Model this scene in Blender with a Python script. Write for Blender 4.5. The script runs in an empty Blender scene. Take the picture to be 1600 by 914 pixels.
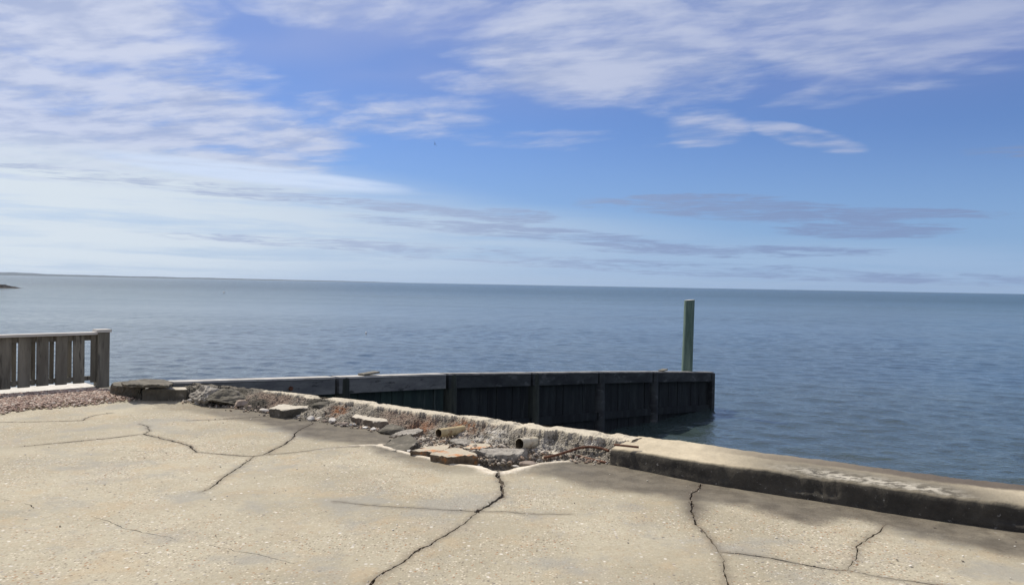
import bpy, bmesh, math, random
import numpy as np
from mathutils import Vector, Matrix, noise, geometry
R = math.radians
random.seed(7); rng = np.random.default_rng(7)
S = bpy.context.scene; COL = S.collection

# ------------------------------------------------------------ camera, sky, sun, exposure
F = 1240.0; EYE = Vector((0, 0, 1.6)); PITCH = math.atan(12.5/F); ROLL = R(1.04)
fwd = Vector((0, math.cos(PITCH), -math.sin(PITCH)))
Rt = Vector((1, 0, 0)); Up = Rt.cross(fwd)
cr = Rt*math.cos(ROLL) + Up*math.sin(ROLL); cu = -Rt*math.sin(ROLL) + Up*math.cos(ROLL)
cam = bpy.data.cameras.new('camera'); cam.sensor_width = 36; cam.lens = 36*F/1600
cam.clip_start = 0.05; cam.clip_end = 60000
co = bpy.data.objects.new('camera', cam); COL.objects.link(co); S.camera = co
M4 = Matrix((cr, cu, -fwd)).transposed().to_4x4(); M4.translation = EYE; co.matrix_world = M4

SUN_AZ, SUN_EL = R(-47), R(48)          # azimuth from +Y towards +X
world = bpy.data.worlds.new('World'); S.world = world; world.use_nodes = True
S.view_settings.view_transform = 'Standard'; S.view_settings.look = 'None'
S.cycles.sample_clamp_indirect = 6; S.cycles.sample_clamp_direct = 12
S.view_settings.gamma = 1; S.view_settings.use_curve_mapping = False; S.view_settings.exposure = 0
sun = bpy.data.lights.new('sun', 'SUN'); sun.energy = 4.8; sun.angle = R(0.55); sun.color = (1, .93, .81)
so = bpy.data.objects.new('sun', sun); COL.objects.link(so)
SV = Vector((math.sin(SUN_AZ)*math.cos(SUN_EL), math.cos(SUN_AZ)*math.cos(SUN_EL), math.sin(SUN_EL)))
so.rotation_euler = SV.to_track_quat('Z', 'Y').to_euler()

class NT:
    """small helper to write node graphs"""
    def __init__(s, tree): s.t = tree; s.n = tree.nodes; s.l = tree.links
    def node(s, typ, **kw):
        n = s.n.new(typ)
        for k, v in kw.items():
            if k.startswith('_'): setattr(n, k[1:], v)
        return n
    def put(s, sock, v):
        if hasattr(v, 'links') or isinstance(v, bpy.types.NodeSocket): s.l.new(v, sock)
        elif v is not None: sock.default_value = v
    def math(s, op, a, b=None, c=None, clamp=False):
        n = s.n.new('ShaderNodeMath'); n.operation = op; n.use_clamp = clamp
        for i, v in enumerate((a, b, c)):
            if v is not None: s.put(n.inputs[i], v)
        return n.outputs[0]
    def vmath(s, op, a, b=None):
        n = s.n.new('ShaderNodeVectorMath'); n.operation = op
        s.put(n.inputs[0], a)
        if b is not None: s.put(n.inputs[1], b)
        return n.outputs[0]
    def comb(s, x, y, z):
        n = s.n.new('ShaderNodeCombineXYZ')
        for i, v in enumerate((x, y, z)): s.put(n.inputs[i], v)
        return n.outputs[0]
    def noise(s, vec, scale, detail=4, rough=.55, lac=2.0, dist=0, color=False):
        n = s.n.new('ShaderNodeTexNoise'); s.put(n.inputs['Vector'], vec)
        n.inputs['Scale'].default_value = scale; n.inputs['Detail'].default_value = detail
        n.inputs['Roughness'].default_value = rough; n.inputs['Lacunarity'].default_value = lac
        n.inputs['Distortion'].default_value = dist
        return n.outputs['Color'] if color else n.outputs[0]
    def voro(s, vec, scale, feature='F1', out='Distance', rnd=1):
        n = s.n.new('ShaderNodeTexVoronoi'); n.feature = feature; s.put(n.inputs['Vector'], vec)
        n.inputs['Scale'].default_value = scale; n.inputs['Randomness'].default_value = rnd
        return n.outputs[out]
    def ramp(s, v, a, b, lo=0., hi=1., smooth=True):
        n = s.n.new('ShaderNodeMapRange'); n.interpolation_type = 'SMOOTHSTEP' if smooth else 'LINEAR'
        s.put(n.inputs[0], v); n.inputs[1].default_value = a; n.inputs[2].default_value = b
        s.put(n.inputs[3], lo); s.put(n.inputs[4], hi); return n.outputs[0]
    def mix(s, f, a, b, mode='MIX'):
        n = s.n.new('ShaderNodeMix'); n.data_type = 'RGBA'; n.blend_type = mode
        s.put(n.inputs[0], f)
        for i, v in ((6, a), (7, b)):
            if isinstance(v, tuple) and len(v) == 3: v = (*v, 1)
            s.put(n.inputs[i], v)
        return n.outputs[2]
    def sep(s, v):
        n = s.n.new('ShaderNodeSeparateXYZ'); s.put(n.inputs[0], v); return n.outputs
    def attr(s, name):
        n = s.n.new('ShaderNodeAttribute'); n.attribute_name = name; return n.outputs['Fac']
    def bump(s, h, strength, dist, normal=None):
        n = s.n.new('ShaderNodeBump'); s.put(n.inputs['Height'], h)
        n.inputs['Strength'].default_value = strength; n.inputs['Distance'].default_value = dist
        if normal is not None: s.put(n.inputs['Normal'], normal)
        return n.outputs[0]

def build_sky():
    t = NT(world.node_tree); bg = t.n['Background']; bg.inputs['Strength'].default_value = 0.1
    sk = t.n.new('ShaderNodeTexSky'); sk.sky_type = 'NISHITA'; sk.sun_disc = False
    sk.sun_elevation = SUN_EL; sk.sun_rotation = SUN_AZ; sk.air_density = 1.0; sk.dust_density = .35; sk.ozone_density = 2.2
    tc = t.n.new('ShaderNodeTexCoord'); d = tc.outputs['Generated']
    x, y, z = t.sep(d)
    zc = t.math('MAXIMUM', z, 0.004)
    az = t.math('MULTIPLY', t.math('ARCTAN2', x, y), 57.29578)
    el = t.math('MULTIPLY', t.math('ARCSINE', z), 57.29578)
    zz = t.math('ADD', zc, 0.05)
    px = t.math('DIVIDE', x, zz); py = t.math('DIVIDE', y, zz)
    P = t.comb(px, py, 0)
    # sheared streak directions: clouds drawn out roughly along x, slightly rising to the left
    A = t.comb(t.math('ADD', t.math('MULTIPLY', px, .85), t.math('MULTIPLY', py, .12)), t.math('ADD', py, t.math('MULTIPLY', px, .25)), 0)
    warp = t.vmath('SUBTRACT', t.noise(A, .9, 3, .5, color=True), (.5, .5, .5))
    W = t.vmath('ADD', A, t.vmath('MULTIPLY', warp, (.75, .6, 0)))
    n_big = t.noise(W, .75, 3, .5)
    n_mid = t.noise(W, 1.7, 6, .60)
    W2 = t.vmath('ADD', A, t.vmath('MULTIPLY', warp, (.25, .2, 0)))
    n_fine = t.noise(t.vmath('MULTIPLY', W2, (.8, 1.0, 1)), 4.4, 7, .58)
    dens = t.math('ADD', t.math('MULTIPLY', n_mid, .62), t.math('MULTIPLY', n_fine, .38))
    def ell(ca, ce, ra, re, tilt=0., soft=1.):
        da = t.math('SUBTRACT', az, ca); de = t.math('SUBTRACT', el, ce)
        if tilt:
            de = t.math('ADD', de, t.math('MULTIPLY', da, tilt))
        q = t.math('ADD', t.math('POWER', t.math('ABSOLUTE', t.math('DIVIDE', da, ra)), 2.), t.math('POWER', t.math('ABSOLUTE', t.math('DIVIDE', de, re)), 2.))
        return t.ramp(q, 1.9, .35, 0, soft)
    def mx(*a):
        r = a[0]
        for b in a[1:]: r = t.math('MAXIMUM', r, b)
        return r
    # where cloud banks stand (azimuth, elevation in degrees)
    cover = mx(ell(-35, 16, 15.5, 5.2, .12, 1.12), ell(-31, 9.8, 18, 4.6, .06, 1.15), ell(-9, 19.6, 11, 2.8, 0, .78), ell(-26, 20.5, 9, 1.6, 0, .6),
               ell(6.5, 16.4, 10.5, 3.9, .06, 1.), ell(24, 17.6, 13, 4.0, .10, .90), ell(-9, 11.8, 8, 1.7, 0, .62),
               ell(13.5, 11.0, 3.0, 1.3, 0, .72), ell(20, 10.2, 3.6, .7, .25, .64), ell(3, 10.3, 8, .8, 0, .50), ell(23, 12.9, 6, .8, -.1, .52), ell(-4, 14.2, 3.4, .9, 0, .6))
    thr = t.math('ADD', t.math('MULTIPLY', cover, -.33), .70)
    c1 = t.ramp(t.math('SUBTRACT', dens, thr), -.11, .20, 0, .88)
    c1 = t.math('MULTIPLY', c1, t.ramp(cover, .02, .3))
    # low pale veil above the sea, thicker to the left
    veil = mx(ell(-34, 3.5, 30, 4.2), ell(-14, 3.2, 26, 2.6, .02, .85), ell(2, 1.5, 34, 1.9, .0, .62), ell(30, 0.3, 30, 2.2, 0, .35))
    LS = t.comb(t.math('MULTIPLY', az, .07), t.math('MULTIPLY', el, 1.0), 3.)
    lw = t.vmath('ADD', LS, t.vmath('MULTIPLY', t.vmath('SUBTRACT', t.noise(LS, 1., 3, .5, color=True), (.5,.5,.5)), (.5, .9, 0)))
    nl = t.noise(lw, 1.15, 6, .6)
    c2 = t.math('MULTIPLY', veil, t.ramp(nl, .28, .56, .55, 1.), clamp=True)
    # thin grey-blue streak clouds (shaded undersides)
    gs = mx(ell(17.5, 5.3, 9, .7, .05), ell(13, 6.3, 5, .3, .0, .85), ell(24, 4.0, 5.5, .55, .0, .95), ell(28, 5.0, 5, .3, .05, .9), ell(0, 3.8, 11, .5, .06, .95), ell(9, 2.9, 8, .38, .09, .9), ell(-12, 2.6, 12, .4, .02, .7),
            ell(-22, 6.1, 13, .5, .05, .62), ell(-8, 5.3, 9, .4, .06, .85), ell(6.5, 5.9, 2.2, .4, 0, .8), ell(16, 2.6, 10, .4, 0, .75), ell(14, 1.3, 24, .5, .03, .7), ell(33, 8.6, 4, .4, 0, .7), ell(0, 4.9, 3, .6, 0, .85))
    ls2 = t.comb(t.math('MULTIPLY', az, .13), t.math('MULTIPLY', el, 1.3), 9.)
    lw2 = t.vmath('ADD', ls2, t.vmath('MULTIPLY', t.vmath('SUBTRACT', t.noise(ls2, 1.2, 3, .5, color=True), (.5,.5,.5)), (.7, 1.0, 0)))
    ng = t.math('ADD', t.math('MULTIPLY', t.noise(lw2, 1.5, 6, .6), .45), t.math('MULTIPLY', t.noise(t.vmath('MULTIPLY', lw2, (1, 1.6, 1)), 3.4, 7, .66), .57))
    c3 = t.ramp(t.math('ADD', ng, t.math('MULTIPLY', gs, .26)), .60, .80, 0, .82)
    c3 = t.math('MULTIPLY', c3, t.ramp(gs, .03, .35))
    # sun-side brightening of the cloud light
    sd = t.n.new('ShaderNodeVectorMath'); sd.operation = 'DOT_PRODUCT'; t.put(sd.inputs[0], d); sd.inputs[1].default_value = SV
    bright = t.ramp(sd.outputs['Value'], .35, .9, 0, 1, False)
    white = t.mix(bright, (4.4, 5.0, 6.9), (7.0, 7.4, 8.7))
    white = t.mix(t.ramp(n_fine, .34, .62), t.mix(.6, white, (2.9, 3.7, 6.0)), white)
    veilc = t.mix(t.ramp(az, -32, 18), (6.9, 7.7, 8.5), (3.8, 5.2, 7.3))
    skyc = t.mix(1., sk.outputs[0], SKYMUL, 'MULTIPLY')
    low = t.ramp(el, 11, 0)
    skyc = t.mix(t.math('MULTIPLY', low, .72), skyc, (2.5, 4.3, 7.3))
    skyc = t.mix(t.math('MULTIPLY', t.ramp(el, 10.5, 17, 0, .50), t.ramp(n_big, .35, .62, .35, 1)), skyc, t.mix(t.ramp(az, -20, 20), (4.0, 4.6, 7.2), (2.9, 3.4, 6.4)))
    c = t.mix(c1, skyc, white)
    c = t.mix(c2, c, veilc)
    # unseen white cloud added overhead and behind the viewer to fill and neutralise shade
    az_abs = t.math('ABSOLUTE', az)
    oh = t.math('MAXIMUM', t.ramp(el, 26, 46), t.ramp(az_abs, 62, 100))
    c = t.mix(t.math('MULTIPLY', oh, t.ramp(n_big, .35, .6, .35, .75)), c, (6.0, 6.0, 6.3))
    c = t.mix(c3, c, t.mix(t.ramp(az, -20, 22), (3.9, 4.7, 6.6), (2.2, 3.0, 5.1)))
    # thin bright rim band low on the left
    b = ell(-18, 7.2, 9, .55, .06)
    c = t.mix(t.math('MULTIPLY', b, t.ramp(nl, .3, .55, .3, .9)), c, (6.3, 7.4, 9.4))
    t.l.new(c, bg.inputs['Color'])
SKYMUL = (.52, .65, .98)
build_sky()

# ------------------------------------------------------------ helpers
def ray(px, py): return (fwd*F + cr*(px-800) - cu*(py-457))
def at(px, py, z=0.):
    r = ray(px, py); k = (z-EYE.z)/r.z; return EYE + r*k
def aty(px, py, Y):
    r = ray(px, py); return EYE + r*((Y-EYE.y)/r.y)
def at2(px, py, z=0.):
    p = at(px, py, z); return (p.x, p.y)

def tag(o, label=None, cat=None, group=None, kind=None):
    if label: o['label'] = label
    if cat: o['category'] = cat
    if group: o['group'] = group
    if kind: o['kind'] = kind
    return o
def mobj(name, verts, faces, mat, parent=None, smooth=False):
    me = bpy.data.meshes.new(name); me.from_pydata([tuple(v) for v in verts], [], faces); me.update()
    o = bpy.data.objects.new(name, me); COL.objects.link(o)
    if mat: me.materials.append(mat)
    if smooth: me.polygons.foreach_set('use_smooth', [True]*len(me.polygons))
    if parent: o.parent = parent
    return o
def bobj(name, bm, mat, parent=None, smooth=False, loc=None):
    me = bpy.data.meshes.new(name); bm.to_mesh(me); bm.free()
    o = bpy.data.objects.new(name, me); COL.objects.link(o)
    if mat: me.materials.append(mat)
    if smooth: me.polygons.foreach_set('use_smooth', [True]*len(me.polygons))
    if parent: o.parent = parent
    if loc is not None: o.location = loc
    return o
def empty(name, loc, rz=0):
    o = bpy.data.objects.new(name, None); COL.objects.link(o); o.location = loc; o.rotation_euler.z = rz
    o.empty_display_size = .2; return o
def fattr(me, name, vals):
    a = me.attributes.new(name, 'FLOAT', 'POINT'); a.data.foreach_set('value', np.asarray(vals, dtype=np.float32))
def nz(x, y, z=0., s=1., H=.9, o=5): return noise.fractal((x*s, y*s, z*s), H, 2.1, o)
def polydist(P, line, closed=False):
    """distance from points P (n,2) to a polyline"""
    L = np.asarray(line, float); A = L[:-1]; B = L[1:]
    if closed: A = L; B = np.roll(L, -1, 0)
    best = np.full(len(P), 1e9)
    for a, b in zip(A, B):
        ab = b-a; q = max(ab@ab, 1e-12)
        u = np.clip(((P-a)@ab)/q, 0, 1); d = P-(a+u[:, None]*ab)
        best = np.minimum(best, np.hypot(d[:, 0], d[:, 1]))
    return best
def inpoly(P, poly):
    L = np.asarray(poly, float); x, y = P[:, 0], P[:, 1]; ins = np.zeros(len(P), bool)
    j = len(L)-1
    for i in range(len(L)):
        xi, yi = L[i]; xj, yj = L[j]
        c = ((yi > y) != (yj > y)) & (x < (xj-xi)*(y-yi)/((yj-yi) if yj != yi else 1e-12)+xi)
        ins ^= c; j = i
    return ins
def sstep(v, a, b):
    t = np.clip((v-a)/(b-a), 0, 1); return t*t*(3-2*t)

def mat(name):
    m = bpy.data.materials.new(name); m.use_nodes = True
    t = NT(m.node_tree); b = t.n['Principled BSDF']; return m, t, b
def coords(t): return t.n.new('ShaderNodeTexCoord').outputs['Object']
def geo_pos(t): return t.n.new('ShaderNodeNewGeometry').outputs['Position']

# ------------------------------------------------------------ materials
def m_concrete_deck():
    m, t, b = mat('deck_concrete'); P = geo_pos(t)
    big = t.noise(P, .55, 4, .6); mid = t.noise(P, 2.6, 5, .6); fin = t.noise(P, 28, 4, .65)
    c = t.mix(t.ramp(big, .40, .60), (.345, .310, .226), (.435, .396, .295))
    c = t.mix(t.ramp(mid, .5, .72, 0, .55), c, (.38, .30, .195))         # ochre patches
    c = t.mix(t.ramp(t.noise(P, 1.3, 5, .6), .55, .7, 0, .4), c, (.39, .37, .31))
    c = t.mix(t.ramp(fin, .35, .7, 0, .40), c, (.30, .25, .17))
    # exposed aggregate, denser where the skin has worn away
    expo = t.ramp(t.noise(P, .8, 6, .66), .36, .60)
    cell = t.voro(P, 62, 'F1', 'Color'); dist = t.voro(P, 62, 'F1', 'Distance')
    sx, sy, sz = t.sep(cell)
    stone = t.mix(t.ramp(sx, 0, 1, 0, 1, False), (.13, .105, .075), (.70, .63, .50))
    stone = t.mix(t.ramp(sy, .8, .95), stone, (.30, .15, .07))
    f = t.math('MULTIPLY', t.math('MULTIPLY', t.ramp(dist, .55, .35), t.ramp(sz, .35, .6)), t.math('ADD', t.math('MULTIPLY', expo, .80), .20))
    c = t.mix(f, c, stone)
    cell2 = t.voro(P, 30, 'F1', 'Color'); d2 = t.voro(P, 30, 'F1', 'Distance'); a2, b2, g2 = t.sep(cell2)
    c = t.mix(t.math('MULTIPLY', t.ramp(a2, .86, .9), t.ramp(d2, .4, .22)), c, t.mix(b2, (.14, .12, .10), (.72, .68, .60)))
    c = t.mix(t.ramp(t.noise(P, 1.9, 6, .66), .54, .66, 0, .45), c, (.41, .32, .20))
    c = t.mix(t.ramp(t.noise(t.vmath('ADD', P, (7, 3, 0)), 1.1, 6, .68), .5, .64, 0, .70), c, (.29, .278, .24))
    c = t.mix(t.ramp(t.noise(t.vmath('ADD', P, (2, 9, 0)), 14, 6, .75), .58, .72, 0, .55), c, (.20, .165, .12))
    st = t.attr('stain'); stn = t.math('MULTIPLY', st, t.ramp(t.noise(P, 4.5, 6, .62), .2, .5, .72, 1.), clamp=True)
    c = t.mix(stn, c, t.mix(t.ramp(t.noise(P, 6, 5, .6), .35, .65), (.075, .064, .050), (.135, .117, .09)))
    c = t.mix(t.attr('wear'), c, t.mix(t.ramp(fin, .3, .7), (.74, .68, .57), (.58, .50, .38)))
    c = t.mix(t.attr('dirt'), c, t.mix(fin, (.05, .04, .032), (.14, .11, .08)))
    t.l.new(c, b.inputs['Base Color']); b.inputs['Roughness'].default_value = .88
    b.inputs['Specular IOR Level'].default_value = .3
    h = t.math('ADD', t.math('MULTIPLY', t.ramp(dist, 0, .6, 1, 0), t.math('ADD', t.math('MULTIPLY', expo, .8), .2)), t.math('MULTIPLY', fin, 1.2))
    n1 = t.bump(h, .55, .004); n2 = t.bump(mid, .5, .03, n1)
    t.l.new(n2, b.inputs['Normal']); return m
def m_core():
    m, t, b = mat('broken_concrete'); P = geo_pos(t)
    cell = t.voro(P, 42, 'F1', 'Color'); dist = t.voro(P, 42, 'F1', 'Distance'); sx, sy, sz = t.sep(cell)
    fin = t.noise(P, 60, 4, .65); mid = t.noise(P, 7, 5, .62)
    c = t.mix(t.ramp(mid, .35, .65), (.20, .18, .145), (.46, .415, .34))
    c = t.mix(t.math('MULTIPLY', t.ramp(dist, .5, .3), t.ramp(sz, .25, .5)), c, t.mix(t.ramp(sx, .2, .9), (.07, .062, .052), (.62, .56, .48)))
    c = t.mix(t.ramp(fin, .42, .66, 0, .75), c, (.075, .066, .052))
    c = t.mix(t.math('MULTIPLY', t.attr('brown'), t.ramp(mid, .3, .55)), c, (.26, .19, .145))
    c = t.mix(t.math('MULTIPLY', t.attr('rust'), t.ramp(t.noise(P, 18, 5, .6), .36, .56)), c, t.mix(fin, (.13, .045, .022), (.34, .15, .06)))
    c = t.mix(t.math('MULTIPLY', t.attr('lime'), t.ramp(t.noise(P, 11, 5, .65), .38, .56)), c, (.66, .63, .57))
    c = t.mix(t.math('MULTIPLY', t.attr('skin'), t.ramp(t.noise(P, 7, 6, .66), .36, .50, .25, 1)), c, t.mix(t.ramp(mid, .4, .7), (.60, .54, .42), (.47, .42, .33)))
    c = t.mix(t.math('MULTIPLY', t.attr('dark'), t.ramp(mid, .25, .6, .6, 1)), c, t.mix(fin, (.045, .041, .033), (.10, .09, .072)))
    t.l.new(c, b.inputs['Base Color']); b.inputs['Roughness'].default_value = .92; b.inputs['Specular IOR Level'].default_value = .25
    t.l.new(t.bump(t.math('MULTIPLY', t.math('ADD', t.ramp(dist, 0, .6, 1, 0), fin), t.math('SUBTRACT', 1., t.math('MULTIPLY', t.attr('skin'), .82))), 1., .022), b.inputs['Normal']); return m
def m_kerb():
    m, t, b = mat('kerb_concrete'); P = geo_pos(t)
    fin = t.noise(P, 45, 4, .65); mid = t.noise(P, 5, 5, .62); st = t.noise(t.vmath('MULTIPLY', P, (1, 1, 1)), 2.2, 6, .66)
    top = t.mix(t.ramp(mid, .35, .65), (.56, .485, .35), (.47, .405, .29))
    top = t.mix(t.ramp(fin, .5, .75, 0, .5), top, (.24, .21, .16))
    algae = t.mix(t.ramp(mid, .3, .7), (.065, .060, .048), (.135, .122, .094))
    lime = (.60, .555, .46)
    c = t.mix(t.math('MULTIPLY', t.attr('algae'), t.ramp(st, .30, .42, .5, 1)), top, algae)
    c = t.mix(t.math('MULTIPLY', t.attr('brownband'), t.ramp(st, .28, .40, .5, 1)), c, t.mix(mid, (.085, .07, .055), (.15, .125, .10)))
    c = t.mix(t.math('MULTIPLY', t.attr('lime'), t.ramp(t.noise(t.vmath('MULTIPLY', P, (10, 16, 16)), 1, 8, .72), .42, .58, 0, .88)), c, lime)
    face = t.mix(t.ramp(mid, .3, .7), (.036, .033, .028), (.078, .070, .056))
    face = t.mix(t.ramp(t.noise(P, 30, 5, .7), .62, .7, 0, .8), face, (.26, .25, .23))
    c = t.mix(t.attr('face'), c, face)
    t.l.new(c, b.inputs['Base Color']); b.inputs['Roughness'].default_value = .9; b.inputs['Specular IOR Level'].default_value = .25
    t.l.new(t.bump(t.math('ADD', fin, t.math('MULTIPLY', mid, 2)), .6, .008), b.inputs['Normal']); return m
def m_plain(name, c1, c2, scale=8, rough=.85, bump=.4, bdist=.006, rust=None, stretch=(1, 1, 1), spots=None):
    m, t, b = mat(name); P = t.vmath('MULTIPLY', coords(t), stretch)
    mid = t.noise(P, scale, 5, .62); fin = t.noise(P, scale*7, 4, .65)
    c = t.mix(t.ramp(mid, .33, .67), c1, c2)
    c = t.mix(t.ramp(fin, .5, .8, 0, .6), c, tuple(v*.55 for v in c1))
    if spots: c = t.mix(t.ramp(t.noise(P, scale*1.7, 5, .65), .56, .66, 0, .9), c, spots)
    if rust: c = t.mix(t.ramp(t.noise(P, scale*.8, 5, .6), .50, .64, 0, .9), c, rust)
    t.l.new(c, b.inputs['Base Color']); b.inputs['Roughness'].default_value = rough; b.inputs['Specular IOR Level'].default_value = .3
    t.l.new(t.bump(t.math('ADD', mid, fin), bump, bdist), b.inputs['Normal']); return m
def m_water():
    m, t, b = mat('sea_water'); P = geo_pos(t)
    b.inputs['IOR'].default_value = 1.333
    x, y, z = t.sep(P)
    murk = t.noise(t.vmath('MULTIPLY', P, (.02, .06, 1)), 1, 4, .55)
    r = t.n.new('ShaderNodeVectorMath'); r.operation = 'LENGTH'; t.put(r.inputs[0], P); dist = r.outputs['Value']
    near = t.mix(t.ramp(murk, .35, .65), (.032, .052, .056), (.050, .070, .062))
    far = (.028, .060, .056)
    c = t.mix(t.ramp(dist, 20, 160), near, far)
    t.l.new(c, b.inputs['Base Color'])
    t.put(b.inputs['Roughness'], t.ramp(dist, 15, 400, .06, .22))
    # wind ripples, waves crossing, low swell. Crests lie roughly along x.
    Q = t.vmath('MULTIPLY', P, (.72, 1., 1.))
    w = t.vmath('ADD', Q, t.vmath('MULTIPLY', t.vmath('SUBTRACT', t.noise(Q, .8, 3, .5, color=True), (.5,.5,.5)), (.7, .7, 0)))
    a = t.noise(w, 8.5, 3, .6); bb = t.noise(w, 2.4, 4, .6); sw = t.noise(t.vmath('MULTIPLY', P, (.5, 1, 1)), .45, 3, .55)
    gust = t.ramp(t.noise(t.vmath('MULTIPLY', P, (.02, .07, 1)), 1, 5, .6), .3, .7, .65, 1.35)
    farw = t.ramp(dist, 40, 220)
    h = t.math('ADD', t.math('MULTIPLY', a, .024), t.math('ADD', t.math('MULTIPLY', bb, t.math('ADD', .035, t.math('MULTIPLY', farw, .16))), t.math('MULTIPLY', sw, t.math('MULTIPLY', farw, .2))))
    h = t.math('MULTIPLY', h, gust)
    t.l.new(t.bump(h, 1., 1.0), b.inputs['Normal']); return m

M = {}
M['deck'] = m_concrete_deck(); M['core'] = m_core(); M['kerb'] = m_kerb(); M['water'] = m_water()
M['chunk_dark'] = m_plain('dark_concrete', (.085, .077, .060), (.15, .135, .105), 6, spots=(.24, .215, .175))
M['chunk_grey'] = m_plain('grey_concrete', (.22, .20, .17), (.40, .37, .32), 9, spots=(.10, .10, .09), bump=.7, bdist=.012)
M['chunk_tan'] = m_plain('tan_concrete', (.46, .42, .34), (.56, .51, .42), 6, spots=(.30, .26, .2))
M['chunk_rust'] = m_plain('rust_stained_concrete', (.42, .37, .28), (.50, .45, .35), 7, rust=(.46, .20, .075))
M['brown_side'] = m_plain('brown_shaded_concrete', (.13, .105, .08), (.22, .18, .14), 9, spots=(.07, .06, .05))  # for slab sides only, shade painted as a darker brown
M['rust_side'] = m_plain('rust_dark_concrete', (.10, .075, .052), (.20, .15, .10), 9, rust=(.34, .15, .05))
M['stone_pale'] = m_plain('pale_stone', (.50, .46, .40), (.66, .63, .58), 14)
M['stone_brown'] = m_plain('brown_stone', (.23, .18, .145), (.34, .28, .23), 12)
M['stone_white'] = m_plain('white_stone', (.68, .66, .62), (.80, .78, .74), 12)
M['pipe'] = m_plain('old_plastic_pipe', (.50, .45, .34), (.62, .57, .45), 9, rough=.55, bump=.3, rust=(.20, .12, .06), spots=(.34, .29, .21))
M['pipe_tan'] = m_plain('stained_plastic_pipe', (.44, .35, .19), (.56, .46, .27), 9, rough=.6, bump=.3, rust=(.22, .09, .04), spots=(.30, .22, .12))
M['pipe_in'] = m_plain('pipe_inside', (.10, .075, .045), (.17, .13, .08), 9)
M['rebar'] = m_plain('rusty_steel', (.085, .035, .02), (.16, .075, .045), 30, bump=.8, bdist=.003)
M['timber_rail'] = m_plain('weathered_rail', (.52, .50, .46), (.66, .64, .60), 6, stretch=(.15, .15, 1), bump=.3)
M['timber'] = m_plain('weathered_timber', (.14, .130, .105), (.235, .22, .18), 9, stretch=(1, 1, .12), bump=.35, spots=(.07, .066, .055))
M['white_board'] = m_plain('white_painted_board', (.54, .52, .47), (.66, .63, .58), 5, spots=(.45, .42, .36))
M['groyne_grey'] = m_plain('grey_timber', (.11, .115, .12), (.19, .195, .19), 3.2, stretch=(.45, .45, 1.4), spots=(.022, .025, .025))
M['groyne_black'] = m_plain('black_planking', (.008, .010, .012), (.020, .026, .028), 3, stretch=(1.6, 1.6, .22), spots=(.03, .036, .036))
M['groyne_wood'] = m_plain('tarred_timber', (.022, .025, .028), (.050, .056, .058), 4, stretch=(.4, .4, 1), spots=(.085, .092, .094))
M['groyne_sheet'] = m_plain('wet_green_planking', (.012, .022, .024), (.030, .052, .045), 3, stretch=(1.6, 1.6, .22), spots=(.05, .065, .06))
M['groyne_cap'] = m_plain('bleached_cap_board', (.36, .35, .33), (.56, .54, .50), 5, stretch=(.5, .5, 1), spots=(.33, .31, .27))
M['groyne_cap_dull'] = m_plain('weathered_cap_board', (.16, .155, .15), (.34, .33, .31), 7, stretch=(.5, .5, 1), spots=(.10, .095, .09))
M['green_pile'] = m_plain('green_treated_pile', (.085, .14, .115), (.19, .255, .205), 5, stretch=(2.2, 2.2, .22), bump=.7, bdist=.012, spots=(.085, .13, .09))
M['pile_green_dark'] = m_plain('dark_green_pile', (.022, .027, .024), (.055, .062, .05), 5, stretch=(2.2, 2.2, .22), bump=.7, bdist=.012, spots=(.02, .028, .024))
M['pink'] = m_plain('red_gravel', (.30, .16, .145), (.42, .27, .24), 20)
M['buoy'] = m_plain('white_float', (.78, .78, .78), (.84, .84, .84), 5)
M['bird'] = m_plain('dark_feathers', (.04, .04, .045), (.09, .09, .09), 20)
M['rock'] = m_plain('dark_rock', (.018, .018, .022), (.035, .034, .036), .8)

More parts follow.
